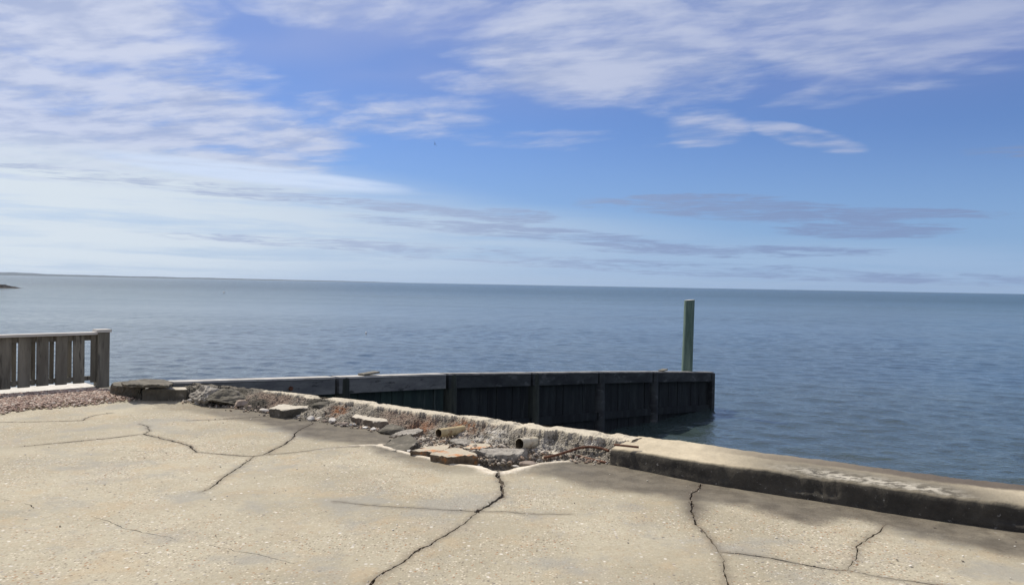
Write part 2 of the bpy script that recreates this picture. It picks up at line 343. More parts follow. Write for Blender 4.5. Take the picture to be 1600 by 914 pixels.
# ------------------------------------------------------------ sea, haze, far land
WZ = -1.88
def sea():
    """one sheet to the horizon; real wind waves where they are big enough to see"""
    th = np.r_[np.linspace(-180, -52, 40)[:-1], np.linspace(-52, 52, 760), np.linspace(52, 180, 40)[1:]]
    rr = [4.]
    while rr[-1] < 260: rr.append(rr[-1]*1.0042)
    while rr[-1] < 15500: rr.append(min(15500, rr[-1]*1.06))
    rr = np.array(rr); T_, R_ = np.meshgrid(np.radians(th), rr); x = np.sin(T_)*R_; y = np.cos(T_)*R_; z = np.zeros_like(x)
    w = np.random.default_rng(3); sp = R_*.0042
    near = np.clip((1-np.abs(np.degrees(T_))/52)*12, 0, 1)
    gust = 1+.35*np.sin(x*.031+y*.052+1.)*np.sin(y*.021-x*.013)+.2*np.sin(y*.13+x*.05)
    for lam in np.geomspace(.20, 1.9, 54):
        k = 2*math.pi/lam; d = R(-105)+w.normal(0, .62); ph = w.uniform(0, 6.28)
        wgt = np.clip(lam/(2.6*sp)-1, 0, 1)*near
        u = k*(x*math.cos(d)+y*math.sin(d))+ph+.9*np.sin(.21*x*w.uniform(.5, 1.5)+.17*y+ph*3)
        z += wgt*gust*(.0145/k)*(np.sin(u)+.22*np.sin(2*u+.6))
    z += WZ; nr, nt = x.shape
    me = bpy.data.meshes.new('water'); me.vertices.add(nr*nt)
    me.vertices.foreach_set('co', np.stack([x, y, z], -1).astype(np.float32).ravel())
    i, j = np.meshgrid(np.arange(nr-1), np.arange(nt-1), indexing='ij'); a = (i*nt+j).ravel()
    q = np.stack([a, a+nt, a+nt+1, a+1], -1).astype(np.int32); n = len(q)
    me.loops.add(n*4); me.loops.foreach_set('vertex_index', q.ravel())
    me.polygons.add(n); me.polygons.foreach_set('loop_start', np.arange(n, dtype=np.int32)*4)
    me.polygons.foreach_set('loop_total', np.full(n, 4, np.int32)); me.polygons.foreach_set('use_smooth', np.ones(n, bool))
    me.update(calc_edges=True); me.materials.append(M['water'])
    o = bpy.data.objects.new('water', me); COL.objects.link(o); tag(o, kind='structure')
sea()

def far_land():
    m, t, b = mat('far_hills'); P = geo_pos(t)
    c = t.mix(t.ramp(t.noise(P, .004, 5, .6), .4, .6), (.010, .020, .028), (.020, .030, .036))
    t.l.new(c, b.inputs['Base Color']); b.inputs['Roughness'].default_value = 1
    vs = []; fs = []; prof = [(-420, 60), (-200, 66), (-60, 60), (0, 56), (40, 46), (90, 34), (200, 26), (330, 19), (450, 14), (560, 9), (630, 1)]
    n = 160; rows = 10
    for i in range(n+1):
        px = -420+(630+420)*i/n
        H = np.interp(px, [p[0] for p in prof], [p[1] for p in prof])
        for j in range(rows+1):
            Y = 12800+1900*j/rows; x = (px-800)/F*Y
            hh = H*math.sin(math.pi*min(1, j/rows*1.0))**.7 if 0 < j < rows else 0
            hh = hh*(1+.28*nz(x, Y, 0, .0022)) if hh else -3
            vs.append((x, Y, WZ+hh))
    for i in range(n):
        for j in range(rows):
            a = i*(rows+1)+j; fs.append((a, a+rows+1, a+rows+2, a+1))
    o = mobj('hills', vs, fs, m, smooth=True); tag(o, kind='structure')
far_land()

def haze():
    m = bpy.data.materials.new('haze'); m.use_nodes = True; t = NT(m.node_tree); t.n.clear()
    out = t.n.new('ShaderNodeOutputMaterial'); v = t.n.new('ShaderNodeVolumePrincipled')
    v.inputs['Color'].default_value = (.70, .84, 1, 1); v.inputs['Density'].default_value = 2.6e-5; v.inputs['Anisotropy'].default_value = .3
    t.l.new(v.outputs[0], out.inputs['Volume'])
    a = 15900; z0, z1 = -5.5, 110
    vs = [(x, y, z) for z in (z0, z1) for x, y in ((-a, -a), (a, -a), (a, a), (-a, a))]
    fs = [(3, 2, 1, 0), (4, 5, 6, 7), (0, 1, 5, 4), (1, 2, 6, 5), (2, 3, 7, 6), (3, 0, 4, 7)]
    tag(mobj('haze', vs, fs, m), kind='stuff')
haze()

# ------------------------------------------------------------ shoreline curves on the ground (from the photograph's perspective)
BASE = [at2(*p) for p in ((222, 624), (290, 627), (345, 636), (424, 646), (459, 654), (560, 667), (589, 672), (616, 678), (660, 684), (720, 692), (780, 700), (850, 710), (900, 717), (949, 724.5), (1097, 754.4), (1200, 771), (1300, 786.5), (1379, 800), (1470, 814), (1600, 832))]
KT = .18
BACK = [at2(*p, KT) for p in ((271, 596), (310, 597.5), (345, 600.5), (393, 606), (459, 613.6), (480, 616.4), (560, 624), (589, 628.4), (633, 636), (720, 647), (807, 657.5), (900, 669.6), (1056, 686.5), (1200, 707), (1300, 719), (1405, 734), (1533, 749), (1600, 757))]
def extend(L, step, n, curve):
    a = Vector(L[-1]); d = (Vector(L[-1])-Vector(L[-3])).normalized(); ang = math.atan2(d.y, d.x)
    out = list(L)
    for i in range(n):
        ang += curve; a = a+Vector((math.cos(ang), math.sin(ang)))*step; out.append((a.x, a.y))
    return out
BASE = extend(BASE, .8, 14, .012); BACK = extend(BACK, .8, 14, .012)
def resample(L, ds):
    L = np.asarray(L, float); seg = np.hypot(*np.diff(L, axis=0).T); s = np.r_[0, np.cumsum(seg)]
    q = np.linspace(0, s[-1], max(2, int(s[-1]/ds)+1)); return np.c_[np.interp(q, s, L[:, 0]), np.interp(q, s, L[:, 1])]
def smooth(L, it):
    L = L.copy()
    for _ in range(it): L[1:-1] = (L[:-2]+2*L[1:-1]+L[2:])/4
    return L
BACKs = smooth(resample(BACK, .02), 120); BASEs = smooth(resample(BASE, .02), 120)

HOLE = [at2(*p) for p in ((597, 696), (614, 702), (631, 707), (650, 711.5), (670, 716), (690, 721), (712, 726), (735, 728), (753, 730), (770, 736), (779, 738.5), (787, 737), (807, 733), (820, 731), (834, 728), (845, 725), (856, 722.5), (870, 721.5), (884, 721))]
def jag(line, ds, amp, seed=0):
    L = resample(line, ds); d = np.gradient(L, axis=0); n = np.c_[-d[:, 1], d[:, 0]]; n /= np.maximum(np.hypot(*n.T), 1e-9)[:, None]
    o = np.array([nz(p[0], p[1], seed, 3.5)*amp*1.3+nz(p[0], p[1], seed+5, 16)*amp*.8 for p in L]); o[0] = o[-1] = 0
    return L+n*o[:, None]

# ------------------------------------------------------------ pavement: cracked slab with real crack gaps
CR = [  # (pixel polyline, width in m)
 ([(31, 698), (72, 694), (125, 689), (169, 685), (225, 678)], .018), ([(225, 678), (234, 673), (230, 666), (217, 662)], .014),
 ([(225, 678), (240, 682), (262, 687), (280, 691), (297, 696), (304, 703), (306, 706), (335, 708), (375, 712), (395, 713)], .021),
 ([(395, 713), (383, 722), (370, 732), (355, 742), (340, 755), (325, 765), (315, 768)], .017),
 ([(395, 713), (411, 711), (425, 704), (445, 694), (457, 685), (460, 678), (470, 671), (485, 663), (491, 660)], .020),
 ([(411, 711), (450, 708), (480, 704), (520, 700), (560, 698)], .014),
 ([(170, 700), (200, 704), (250, 705), (304, 706)], .007),
 ([(0, 659), (60, 658.5), (130, 657), (138, 652), (150, 648), (175, 645)], .016),
 ([(290, 657), (340, 655), (400, 651.5), (430, 650), (455, 650)], .015),
 ([(779, 737), (777, 745), (783, 755), (784, 768), (785, 775), (770, 785), (757, 793), (745, 800)], .036),
 ([(745, 800), (730, 812), (715, 823), (690, 840), (660, 856), (640, 870), (620, 883), (600, 893), (585, 903), (573, 914), (560, 925), (535, 950), (500, 1000)], .016),
 ([(520, 783), (560, 787), (600, 790), (650, 793), (700, 796), (745, 798), (790, 799), (840, 802), (890, 803)], .0095),
 ([(1095, 755), (1093, 762), (1082, 770), (1079, 780), (1083, 795), (1087, 812), (1088, 820)], .022),
 ([(1088, 820), (1097, 828), (1108, 838), (1117, 850), (1122, 862)], .013),
 ([(1122, 862), (1125, 872), (1130, 885), (1135, 900), (1138, 914), (1145, 945), (1150, 990)], .009),
 ([(1122, 862), (1160, 866), (1200, 871), (1251, 880), (1297, 889), (1323, 890)], .016),
 ([(1323, 890), (1351, 896), (1379, 901.6), (1420, 908), (1456, 912), (1520, 919), (1640, 935)], .010),
 ([(1323, 890), (1330, 880), (1335, 870), (1338, 857), (1336, 852), (1347, 845), (1355, 840), (1370, 835), (1380, 825), (1387, 818)], .010),
 ([(0, 780), (15, 782)], .008), ([(38, 786), (48, 790), (52, 794)], .007), ([(143, 806), (170, 814), (193, 825), (240, 834), (270, 840)], .008),
 ([(320, 850), (375, 862), (410, 868), (460, 880)], .007), ([(10, 826), (35, 821)], .006),
]
def build_pavement():
    lip = jag(HOLE, .025, .012)
    base = [tuple(p) for p in jag(BASE, .06, .012, 3)]
    i0 = min(range(len(base)), key=lambda i: math.hypot(base[i][0]-at2(616, 678)[0], base[i][1]-at2(616, 678)[1]))
    i1 = min(range(len(base)), key=lambda i: math.hypot(base[i][0]-at2(949, 724.5)[0], base[i][1]-at2(949, 724.5)[1]))
    westhole = [at2(*p) for p in ((616, 678), (640, 683), (648, 688), (640, 692), (618, 694))]
    easthole = [at2(*p) for p in ((884, 721), (890, 717), (908, 716.5), (930, 720), (949, 724.5))]
    shore = base[:i0] + [tuple(p) for p in jag(westhole, .04, .012, 5)] + [tuple(p) for p in lip] + [tuple(p) for p in jag(easthole, .04, .008, 6)][1:] + base[i1+1:]
    left = [(-19, .5), (-13, 5.0), at2(-60, 618), at2(0, 617), at2(90, 610.5), at2(150, 606.5), at2(185, 613)]
    e = shore[-1]
    outline = left + shore + [(e[0]+1, -26), (-19, -26)]
    # dedupe
    O = [outline[0]]
    for p in outline[1:]:
        if math.hypot(p[0]-O[-1][0], p[1]-O[-1][1]) > .006: O.append(p)
    outline = O
    polys = []
    for k, (px, w) in enumerate(CR):
        L = jag([at2(*p) for p in px], .03, .012 if w > .006 else .006, 10+k)
        d = np.gradient(L, axis=0); n = np.c_[-d[:, 1], d[:, 0]]; n /= np.maximum(np.hypot(*n.T), 1e-9)[:, None]
        m_ = len(L); u = np.linspace(0, 1, m_)
        ww = np.array([w*(.38+1.25*abs(noise.noise((p[0]*7, p[1]*7, k*3.))) + .9*max(0, noise.noise((p[0]*26, p[1]*26, k*7.)))) for p in L])*.5
        ww *= np.minimum(1, .35+3*np.minimum(u, 1-u)) if w < .02 else 1
        polys.append(np.r_[L+n*ww[:, None], (L-n*ww[:, None])[::-1]])
    V = []; E = []
    def addloop(P):
        s = len(V); V.extend([Vector((float(p[0]), float(p[1]))) for p in P]); m_ = len(P)
        E.extend([(s+i, s+(i+1) % m_) for i in range(m_)])
    addloop(outline)
    for P in polys: addloop(P)
    # interior points, denser in view and beside the broken lip
    G = []
    st = .055
    xs = np.arange(-8, 6.5, st); ys = np.arange(2.6, 11.5, st)
    gx, gy = np.meshgrid(xs, ys); gp = np.c_[gx.ravel(), gy.ravel()]+rng.uniform(-.018, .018, (gx.size, 2))
    G.append(gp)
    gx, gy = np.meshgrid(np.arange(-19, 16, 1.), np.arange(-26, 2.6, 1.)); G.append(np.c_[gx.ravel(), gy.ravel()])
    d = np.gradient(lip, axis=0); n = np.c_[-d[:, 1], d[:, 0]]; n /= np.hypot(*n.T)[:, None]
    for off in (.012, .03, .05, .075): G.append(lip-n*off)
    RIM = [at2(*p) for p in ((455, 706), (500, 702), (540, 698.5), (575, 696), (597, 696))]
    rim = jag(RIM, .03, .006, 8)
    for off in (-.03, -.015, 0, .015, .03, .05): G.append(rim+np.c_[np.zeros(len(rim)), np.full(len(rim), off)])
    G = np.concatenate(G); G = G[inpoly(G, outline)]; G = G[polydist(G, outline, True) > .008]
    V.extend([Vector((float(a), float(b))) for a, b in G])
    r = geometry.delaunay_2d_cdt(V, E, [], 0, 1e-5)
    P = np.array([(v.x, v.y) for v in r[0]]); T = [tuple(f) for f in r[2]]; Ta = np.array(T)
    C = P[Ta].mean(1)
    ins = inpoly(C, outline); crk = np.zeros(len(C), bool)
    for Q in polys:
        lo, hi = Q.min(0)-.01, Q.max(0)+.01; sel = np.where((C > lo).all(1) & (C < hi).all(1))[0]
        if len(sel): crk[sel] |= inpoly(C[sel], Q)
    # surface relief
    dl = np.minimum(polydist(P, lip), 9); dr = polydist(P, rim)
    Z = np.array([nz(p[0], p[1], 0, .8)*.004 + nz(p[0], p[1], 3, 9)*.0012 for p in P])
    wl = .030+.03*np.array([abs(nz(p[0], p[1], 6, 5)) for p in P])+.05*sstep(np.hypot(*(P-np.array(at2(775, 737))).T), .35, .05)
    wear = sstep(dl, wl*1.5, wl*.7)*np.where(P[:, 0] < at2(895, 718)[0], 1, 0)
    nzv = np.array([noise.noise((p[0]*7, p[1]*7, 4)) for p in P])
    wear = np.maximum(wear, sstep(dr+.015*nzv, .035, .012)*sstep(P[:, 0], at2(470, 703)[0], at2(560, 698)[0]))
    wear *= np.clip(.95+.5*nzv, .35, 1)
    Z += wear*.010
    # damp dark band at the foot of the kerb
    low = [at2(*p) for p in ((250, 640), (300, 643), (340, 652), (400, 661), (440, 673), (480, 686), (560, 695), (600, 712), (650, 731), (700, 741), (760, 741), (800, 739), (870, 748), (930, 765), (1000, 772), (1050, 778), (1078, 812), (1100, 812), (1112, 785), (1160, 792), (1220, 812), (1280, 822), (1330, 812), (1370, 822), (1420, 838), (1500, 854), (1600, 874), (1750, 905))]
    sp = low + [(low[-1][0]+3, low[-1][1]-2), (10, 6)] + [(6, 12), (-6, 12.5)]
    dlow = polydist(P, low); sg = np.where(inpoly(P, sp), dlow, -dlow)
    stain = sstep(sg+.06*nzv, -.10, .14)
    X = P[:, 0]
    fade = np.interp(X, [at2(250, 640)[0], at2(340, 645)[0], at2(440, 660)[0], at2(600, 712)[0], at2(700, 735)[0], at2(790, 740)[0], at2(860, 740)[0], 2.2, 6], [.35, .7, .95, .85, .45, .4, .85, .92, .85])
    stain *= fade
    dirt = np.zeros(len(P))
    for (pxs, w), Q in zip(CR, polys):
        if w < .009: continue
        lo, hi = Q.min(0)-.1, Q.max(0)+.1; sel = np.where((P > lo).all(1) & (P < hi).all(1))[0]
        if len(sel): dirt[sel] = np.maximum(dirt[sel], .45*sstep(polydist(P[sel], Q, True), .035, 0))
    verts = [(P[i, 0], P[i, 1], Z[i]) for i in range(len(P))]; fs = []
    A = [list(wear), list(stain), list(dirt)]
    low_id = {}
    def lowv(i):
        if i not in low_id:
            low_id[i] = len(verts); verts.append((P[i, 0], P[i, 1], -.022+.004*nz(P[i, 0], P[i, 1], 2, 20)))
            A[0].append(0); A[1].append(0); A[2].append(1)
        return low_id[i]
    edge_top = {}; edge_low = set()
    for k, tr in enumerate(T):
        if not ins[k]: continue
        es = ((tr[0], tr[1]), (tr[1], tr[2]), (tr[2], tr[0]))
        if crk[k]: fs.append(tuple(lowv(i) for i in tr)); edge_low.update(es)
        else:
            fs.append(tr)
            for a in es: edge_top[a] = 1
    for (a, b_) in edge_top:
        if (b_, a) in edge_low: fs.append((b_, a, lowv(a), lowv(b_)))
    # outer slab edge, 14 cm down
    deep = {}
    def dv(i):
        if i not in deep:
            deep[i] = len(verts); verts.append((P[i, 0], P[i, 1], -.30)); A[0].append(0); A[1].append(.5); A[2].append(.3)
        return deep[i]
    for (a, b_) in edge_top:
        if (b_, a) not in edge_top and (b_, a) not in edge_low: fs.append((b_, a, dv(a), dv(b_)))
    o = mobj('pavement', verts, fs, M['deck'])
    for nme, v in zip(('wear', 'stain', 'dirt'), A): fattr(o.data, nme, v)
    tag(o, kind='structure')
    return lip
LIP = build_pavement()

# ------------------------------------------------------------ sea wall: intact kerb, broken core, outer face
wall = empty('sea_wall', (BACKs[0][0], BACKs[0][1], 0))
tag(wall, 'long low concrete sea wall edging the pavement, its landward face broken away in the middle', 'sea wall')
wall_inv = Matrix.Translation(-wall.location)
def wchild(name, verts, faces, m, sm=True):
    o = mobj(name, [wall_inv @ Vector(v) for v in verts], faces, m, wall, sm); return o
XB = at2(952, 724)[0]                       # where the intact kerb begins
def nearest_base(p): 
    d = np.hypot(*(BASEs-p).T); return BASEs[int(d.argmin())]
def build_kerb():
    vs = []; A = {k: [] for k in ('algae', 'brownband', 'lime', 'face')}; fs = []
    sel = [i for i in range(0, len(BACKs)) if nearest_base(BACKs[i])[0] > XB-.01]
    st = BACKs[sel[0]:]; rows = []
    XL = [at2(1110, 715, KT)[0], at2(1200, 725, KT)[0], at2(1260, 730, KT)[0], at2(1480, 760, KT)[0], at2(1620, 775, KT)[0]]
    for i in range(0, len(st)):
        K = Vector(st[i]); B = Vector(nearest_base(st[i])); w = (B-K).length; u = (B-K)/w
        prof = []
        lim = w-.012
        prof.append((-.0, -.30)); prof.append((-.0, KT-.03)); prof.append((.012, KT-.006))
        nt = 22
        for j in range(nt+1): prof.append((.03+(lim-.06)*j/nt, KT))
        drop = float(np.interp(B.x, [XB, at2(1200, 771)[0]], [.036, 0]))
        prof += [(lim-.022, KT-.004), (lim-.006, KT-.018), (lim+.0, KT-.05)]
        for j in range(1, 7): prof.append((lim+.012*j/6, KT-.05-(KT-.05)*j/6))
        prof.append((lim+.012, -.1))
        for j, (q, z) in enumerate(prof):
            p = K+u*q
            nn = nz(p.x, p.y, z, 5)*.006+nz(p.x, p.y, z, 22)*.003
            edge = math.exp(-((q-lim)/.04)**2)*(z > .05); spall = max(0, nz(p.x, p.y, 7, 3.3)-.15)*.05*edge
            zz = z + (nn if z > 0 else 0) - spall*.7
            zz -= drop*max(0, q)/w*(1 if z > .08 else max(0, z)/.08)
            p = p-u*(spall+ (nn*1.4 if q > lim-.02 else 0) - (nz(p.x, p.y, 9, 6)*.012 if q < .04 else 0))
            vs.append((p.x, p.y, zz))
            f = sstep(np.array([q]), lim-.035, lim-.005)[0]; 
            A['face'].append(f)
            al = np.interp(p.x, XL, [0, .7, 1, .9, .15])*sstep(np.array([q/w]), -.2, .75)[0]
            bb = np.interp(p.x, [XL[0], XL[1], XL[3], 20], [.0, .55, 1, 1])*sstep(np.array([q/w+.06*nz(p.x, p.y, 3, 2)]), .40, .30)[0]
            A['algae'].append(al*(1-f)); A['brownband'].append(bb)
            A['lime'].append(np.interp(p.x, [XL[1]-.1, XL[2]+.1, XL[3]-.2, XL[3]+.1], [0, .9, .9, .0])*math.exp(-((q/w-.78)/.20)**2))
        rows.append(len(prof))
    n = rows[0]
    for i in range(len(rows)-1):
        for j in range(n-1):
            a = i*n+j; fs.append((a, a+1, a+n+1, a+n))
    # broken rough end: cap
    c = len(vs); fs.append(tuple(range(n-1, -1, -1)))
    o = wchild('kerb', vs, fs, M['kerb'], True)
    for k, v in A.items(): fattr(o.data, k, v)
build_kerb()

PA, PB = at(685.3, 676.5, .08), at(811.5, 693.5, .07)
PIPES = [(PA, aty(724, 671.0, PA.y+.30), .045), (PB, aty(860, 689, PB.y+.36), .057)]
def build_core():
    """the spalled length: a thin pale strip of top left at the back, rough concrete falling to the bed of the hole"""
    I = [i for i in range(len(BACKs)) if nearest_base(BACKs[i])[0] <= XB+.03]
    vs = []; names = ('skin', 'rust', 'lime', 'brown', 'dark'); A = {k: [] for k in names}
    rust_sp = [(at2(765, 676), .42), (at2(725, 680), .25), (at2(655, 676), .2), (at2(540, 648), .14), (at2(528, 655), .16), (at2(690, 668), .14), (at2(800, 672), .10), (at2(930, 706), .16), (at2(735, 672), .2)]
    lime_sp = [(at2(700, 688), .28), (at2(790, 678, .05), .12), (at2(850, 708), .22), (at2(760, 692), .25), (at2(660, 690), .25), (at2(953, 700), .13), (at2(640, 678), .12), (at2(830, 715), .18), (at2(930, 693, .1), .12)]
    brown_sp = [(at2(420, 640), .6), (at2(640, 665), .45), (at2(540, 640), .3), (at2(660, 672), .3), (at2(930, 704), .2)]
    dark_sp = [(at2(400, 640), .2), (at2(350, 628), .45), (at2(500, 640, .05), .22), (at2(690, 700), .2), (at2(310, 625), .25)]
    T = 74; cnt = 0
    x300, x560 = at2(300, 598, KT)[0], at2(560, 624, KT)[0]
    for i in I:
        K = Vector(BACKs[i]); B = Vector(nearest_base(BACKs[i])); u = (B-K).normalized(); w = (B-K).length
        # far end of this row: base line, or into the hole
        extra = np.interp(B.x, [at2(600, 675)[0], at2(640, 683)[0], at2(860, 712)[0], at2(949, 724)[0]], [.06, 1.0, .75, .06])
        wt = np.interp(K.x, [at2(290, 597, KT)[0], at2(345, 600, KT)[0], at2(480, 616, KT)[0], at2(633, 636, KT)[0], at2(720, 647, KT)[0], at2(800, 656, KT)[0], at2(950, 674, KT)[0]], [.05, .10, .12, .22, .13, .22, .30])
        wt = max(.03, wt*.85+.09*nz(K.x, K.y, 1, 2.4)+.035*nz(K.x, K.y, 5, 9))
        sh = np.interp(K.x, [at2(300, 598, KT)[0], at2(430, 610, KT)[0], at2(560, 624, KT)[0], at2(720, 647, KT)[0], at2(900, 669, KT)[0]], [.95, .80, .55, .12, .12])
        for j in range(T+1):
            tt = j/T; q = tt*(w+extra)
            p = K+u*q
            top = 1-sstep(np.array([q]), wt-.012, wt+.02)[0]
            v = max(0, (q-wt)/(w-wt)) if q > wt else 0
            # body: shoulder just under the top, falling to the toe
            body = (KT-.012)*(1-min(1, v)**(.42+1.9*sh)) if v < 1 else 0
            body = max(body, 0)-.02
            floor = -.075 if extra > .2 else -.03
            f2 = sstep(np.array([q]), w-.18, w+.12)[0]
            body = body*(1-f2)+floor*f2
            r = nz(p.x, p.y, 0, 4.5, .7, 6)*(.028+.02*sh)+noise.noise((p.x*38, p.y*38, 0))*.013+noise.noise((p.x*75, p.y*75, 5))*.008
            z = KT*top+(body+r)*(1-top) + top*(nz(p.x, p.y, 0, 9)*.006-max(0, nz(p.x, p.y, 8, 2.6)-.1)*.07)
            if top < .5: z = min(z, KT-.006)
            if extra > .2 and top < .3 and v > .25: z = z*.45+.55*(math.floor(z/.045)*.045+.03*nz(p.x, p.y, 4, 6))
            for pa, pb_, pr in PIPES:
                ab = pb_-pa; uu = max(-.25, min(1., ((p.x-pa.x)*ab.x+(p.y-pa.y)*ab.y)/(ab.x**2+ab.y**2)))
                cc = pa+ab*uu; dd_ = math.hypot(p.x-cc.x, p.y-cc.y)
                if dd_ < pr*2.6 and uu < .45: z = min(z, max(cc.z-pr*.8, -.03)+max(0, dd_-pr*1.1)*1.2)
            if q > w+extra-.05: z = min(z, -.06)
            e = nz(K.x, K.y, 9, 6)*.015 if j == 0 else 0
            vs.append((p.x+u.x*e, p.y+u.y*e, z))
            P2 = np.array([p.x, p.y])
            def spots(L): return max(max(0, 1-(math.hypot(P2[0]-a[0], P2[1]-a[1])/r_)**2) for a, r_ in L)
            A['skin'].append(top*(.2 if K.x < at2(420, 608, KT)[0] else 1)); A['rust'].append(spots(rust_sp)*(1-top)); A['lime'].append(spots(lime_sp)*(1-top))
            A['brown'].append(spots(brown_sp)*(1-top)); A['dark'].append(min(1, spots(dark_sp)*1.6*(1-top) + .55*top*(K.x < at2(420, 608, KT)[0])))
        cnt += 1
    n = T+1; fs = []
    for i in range(cnt-1):
        for j in range(T): a = i*n+j; fs.append((a, a+1, a+n+1, a+n))
    # skirts: left end and back
    o = wchild('broken_core', vs, fs, M['core'], False)
    for k in names: fattr(o.data, k, A[k])
build_core()

def build_face():
    vs = []; fs = []
    q0, q1 = Vector(at2(0, 605.5, .1)), Vector(at2(150, 597.5, .1)); dd = (q1-q0).normalized(); nn = Vector((-dd.y, dd.x))*.69
    q0 += nn; q1 += nn
    L = np.r_[np.array([(-19.6, 1.8), (-13.8, 5.9), tuple(q0), tuple(q1), (BACKs[0][0]-.25, BACKs[0][1]+.02)]), BACKs[::4]]
    L = resample(L, .15)
    for p in L:
        d = nz(p[0], p[1], 0, 2)*.01
        for z in ((KT-.012 if p[0] > BACKs[0][0] else -.045), -.3, -1., -1.8, -3.2): vs.append((p[0]+d, p[1]+.004+d, z))
    for i in range(len(L)-1):
        for j in range(4): a = i*5+j; fs.append((a, a+1, a+6, a+5))
    o = wchild('outer_face', vs, fs, M['chunk_dark'], True)
build_face()

# left run of the wall top under and behind the fence
def build_left_cap():
    L = resample(np.array([(-19, 1.2), (-13.2, 5.3), at2(-60, 611, .1), at2(0, 605.5, .1), at2(150, 597.5, .1), at2(182, 599, .1), at2(276, 606, 0)]), .06)
    vs = []; fs = []
    d = np.gradient(L, axis=0); n = np.c_[-d[:, 1], d[:, 0]]; n /= np.hypot(*n.T)[:, None]
    prof = [(.70, -.3), (.70, -.05), (.68, -.035), (.2, -.035), (.10, -.035), (.06, -.05), (.05, -.1)]
    for i, p in enumerate(L):
        for q, z in prof:
            s = p+n[i]*q; r_ = nz(s[0], s[1], z, 5)*.014; vs.append((s[0]+r_, s[1]-r_, z+r_*.6))
    m_ = len(prof)
    for i in range(len(L)-1):
        for j in range(m_-1): a = i*m_+j; fs.append((a, a+m_, a+m_+1, a+1))
    o = wchild('fence_footing', vs, fs, M['chunk_dark'], True)
build_left_cap()

# ------------------------------------------------------------ timber groyne
ST = [(-1.03, 595.5), (0, 588), (1, 583), (2, 581.6), (3, 580.3), (4, 580), (5.4, 580.6)]
def gpos(t_):
    px = (520+275.8*t_)/(1+.15*t_); Y = 12.8*(1+.15*t_)
    py = np.interp(t_, [s[0] for s in ST], [s[1] for s in ST]); return aty(px, py, Y)
g0 = gpos(-1.03); gE = gpos(5.4); gd = Vector((gE.x-g0.x, gE.y-g0.y, 0)).normalized(); gn = Vector((gd.y, -gd.x, 0))   # gn faces the camera side
groyne = empty('timber_groyne', (g0.x, g0.y, 0))
tag(groyne, 'dark timber groyne wall with pale cap running out from the sea wall into the water', 'groyne')
ginv = Matrix.Translation(-groyne.location)
def prism(a, b, off0, off1, ta, tb, ba, bb, gn=gn):
    """box between stations a and b: offsets along gn, top z ta/tb, bottom z ba/bb; ends subdivided"""
    bm = bmesh.new(); n = max(2, int((b-a).length/.12)); ring = []
    for i in range(n+1):
        f = i/n; p = a.lerp(b, f); t_ = ta+(tb-ta)*f; b_ = ba+(bb-ba)*f
        j = nz(p.x, p.y, 0, 3)*.006
        r = [bm.verts.new(((p+gn*(o+j)).x, (p+gn*(o+j)).y, z)) for o, z in ((off0, b_), (off0, t_), (off1, t_), (off1, b_))]
        ring.append(r)
    for i in range(n):
        for k in range(4): bm.faces.new((ring[i][k], ring[i][(k+1) % 4], ring[i+1][(k+1) % 4], ring[i+1][k]))
    bm.faces.new(ring[0]); bm.faces.new(ring[-1][::-1]); bmesh.ops.recalc_face_normals(bm, faces=bm.faces); return bm
def gobj(name, bm, m, sm=False):
    for v in bm.verts: v.co = ginv @ v.co
    return bobj(name, bm, m, groyne, sm)
ts = [-1.1, 0, 1, 2, 3, 4, 5.4]
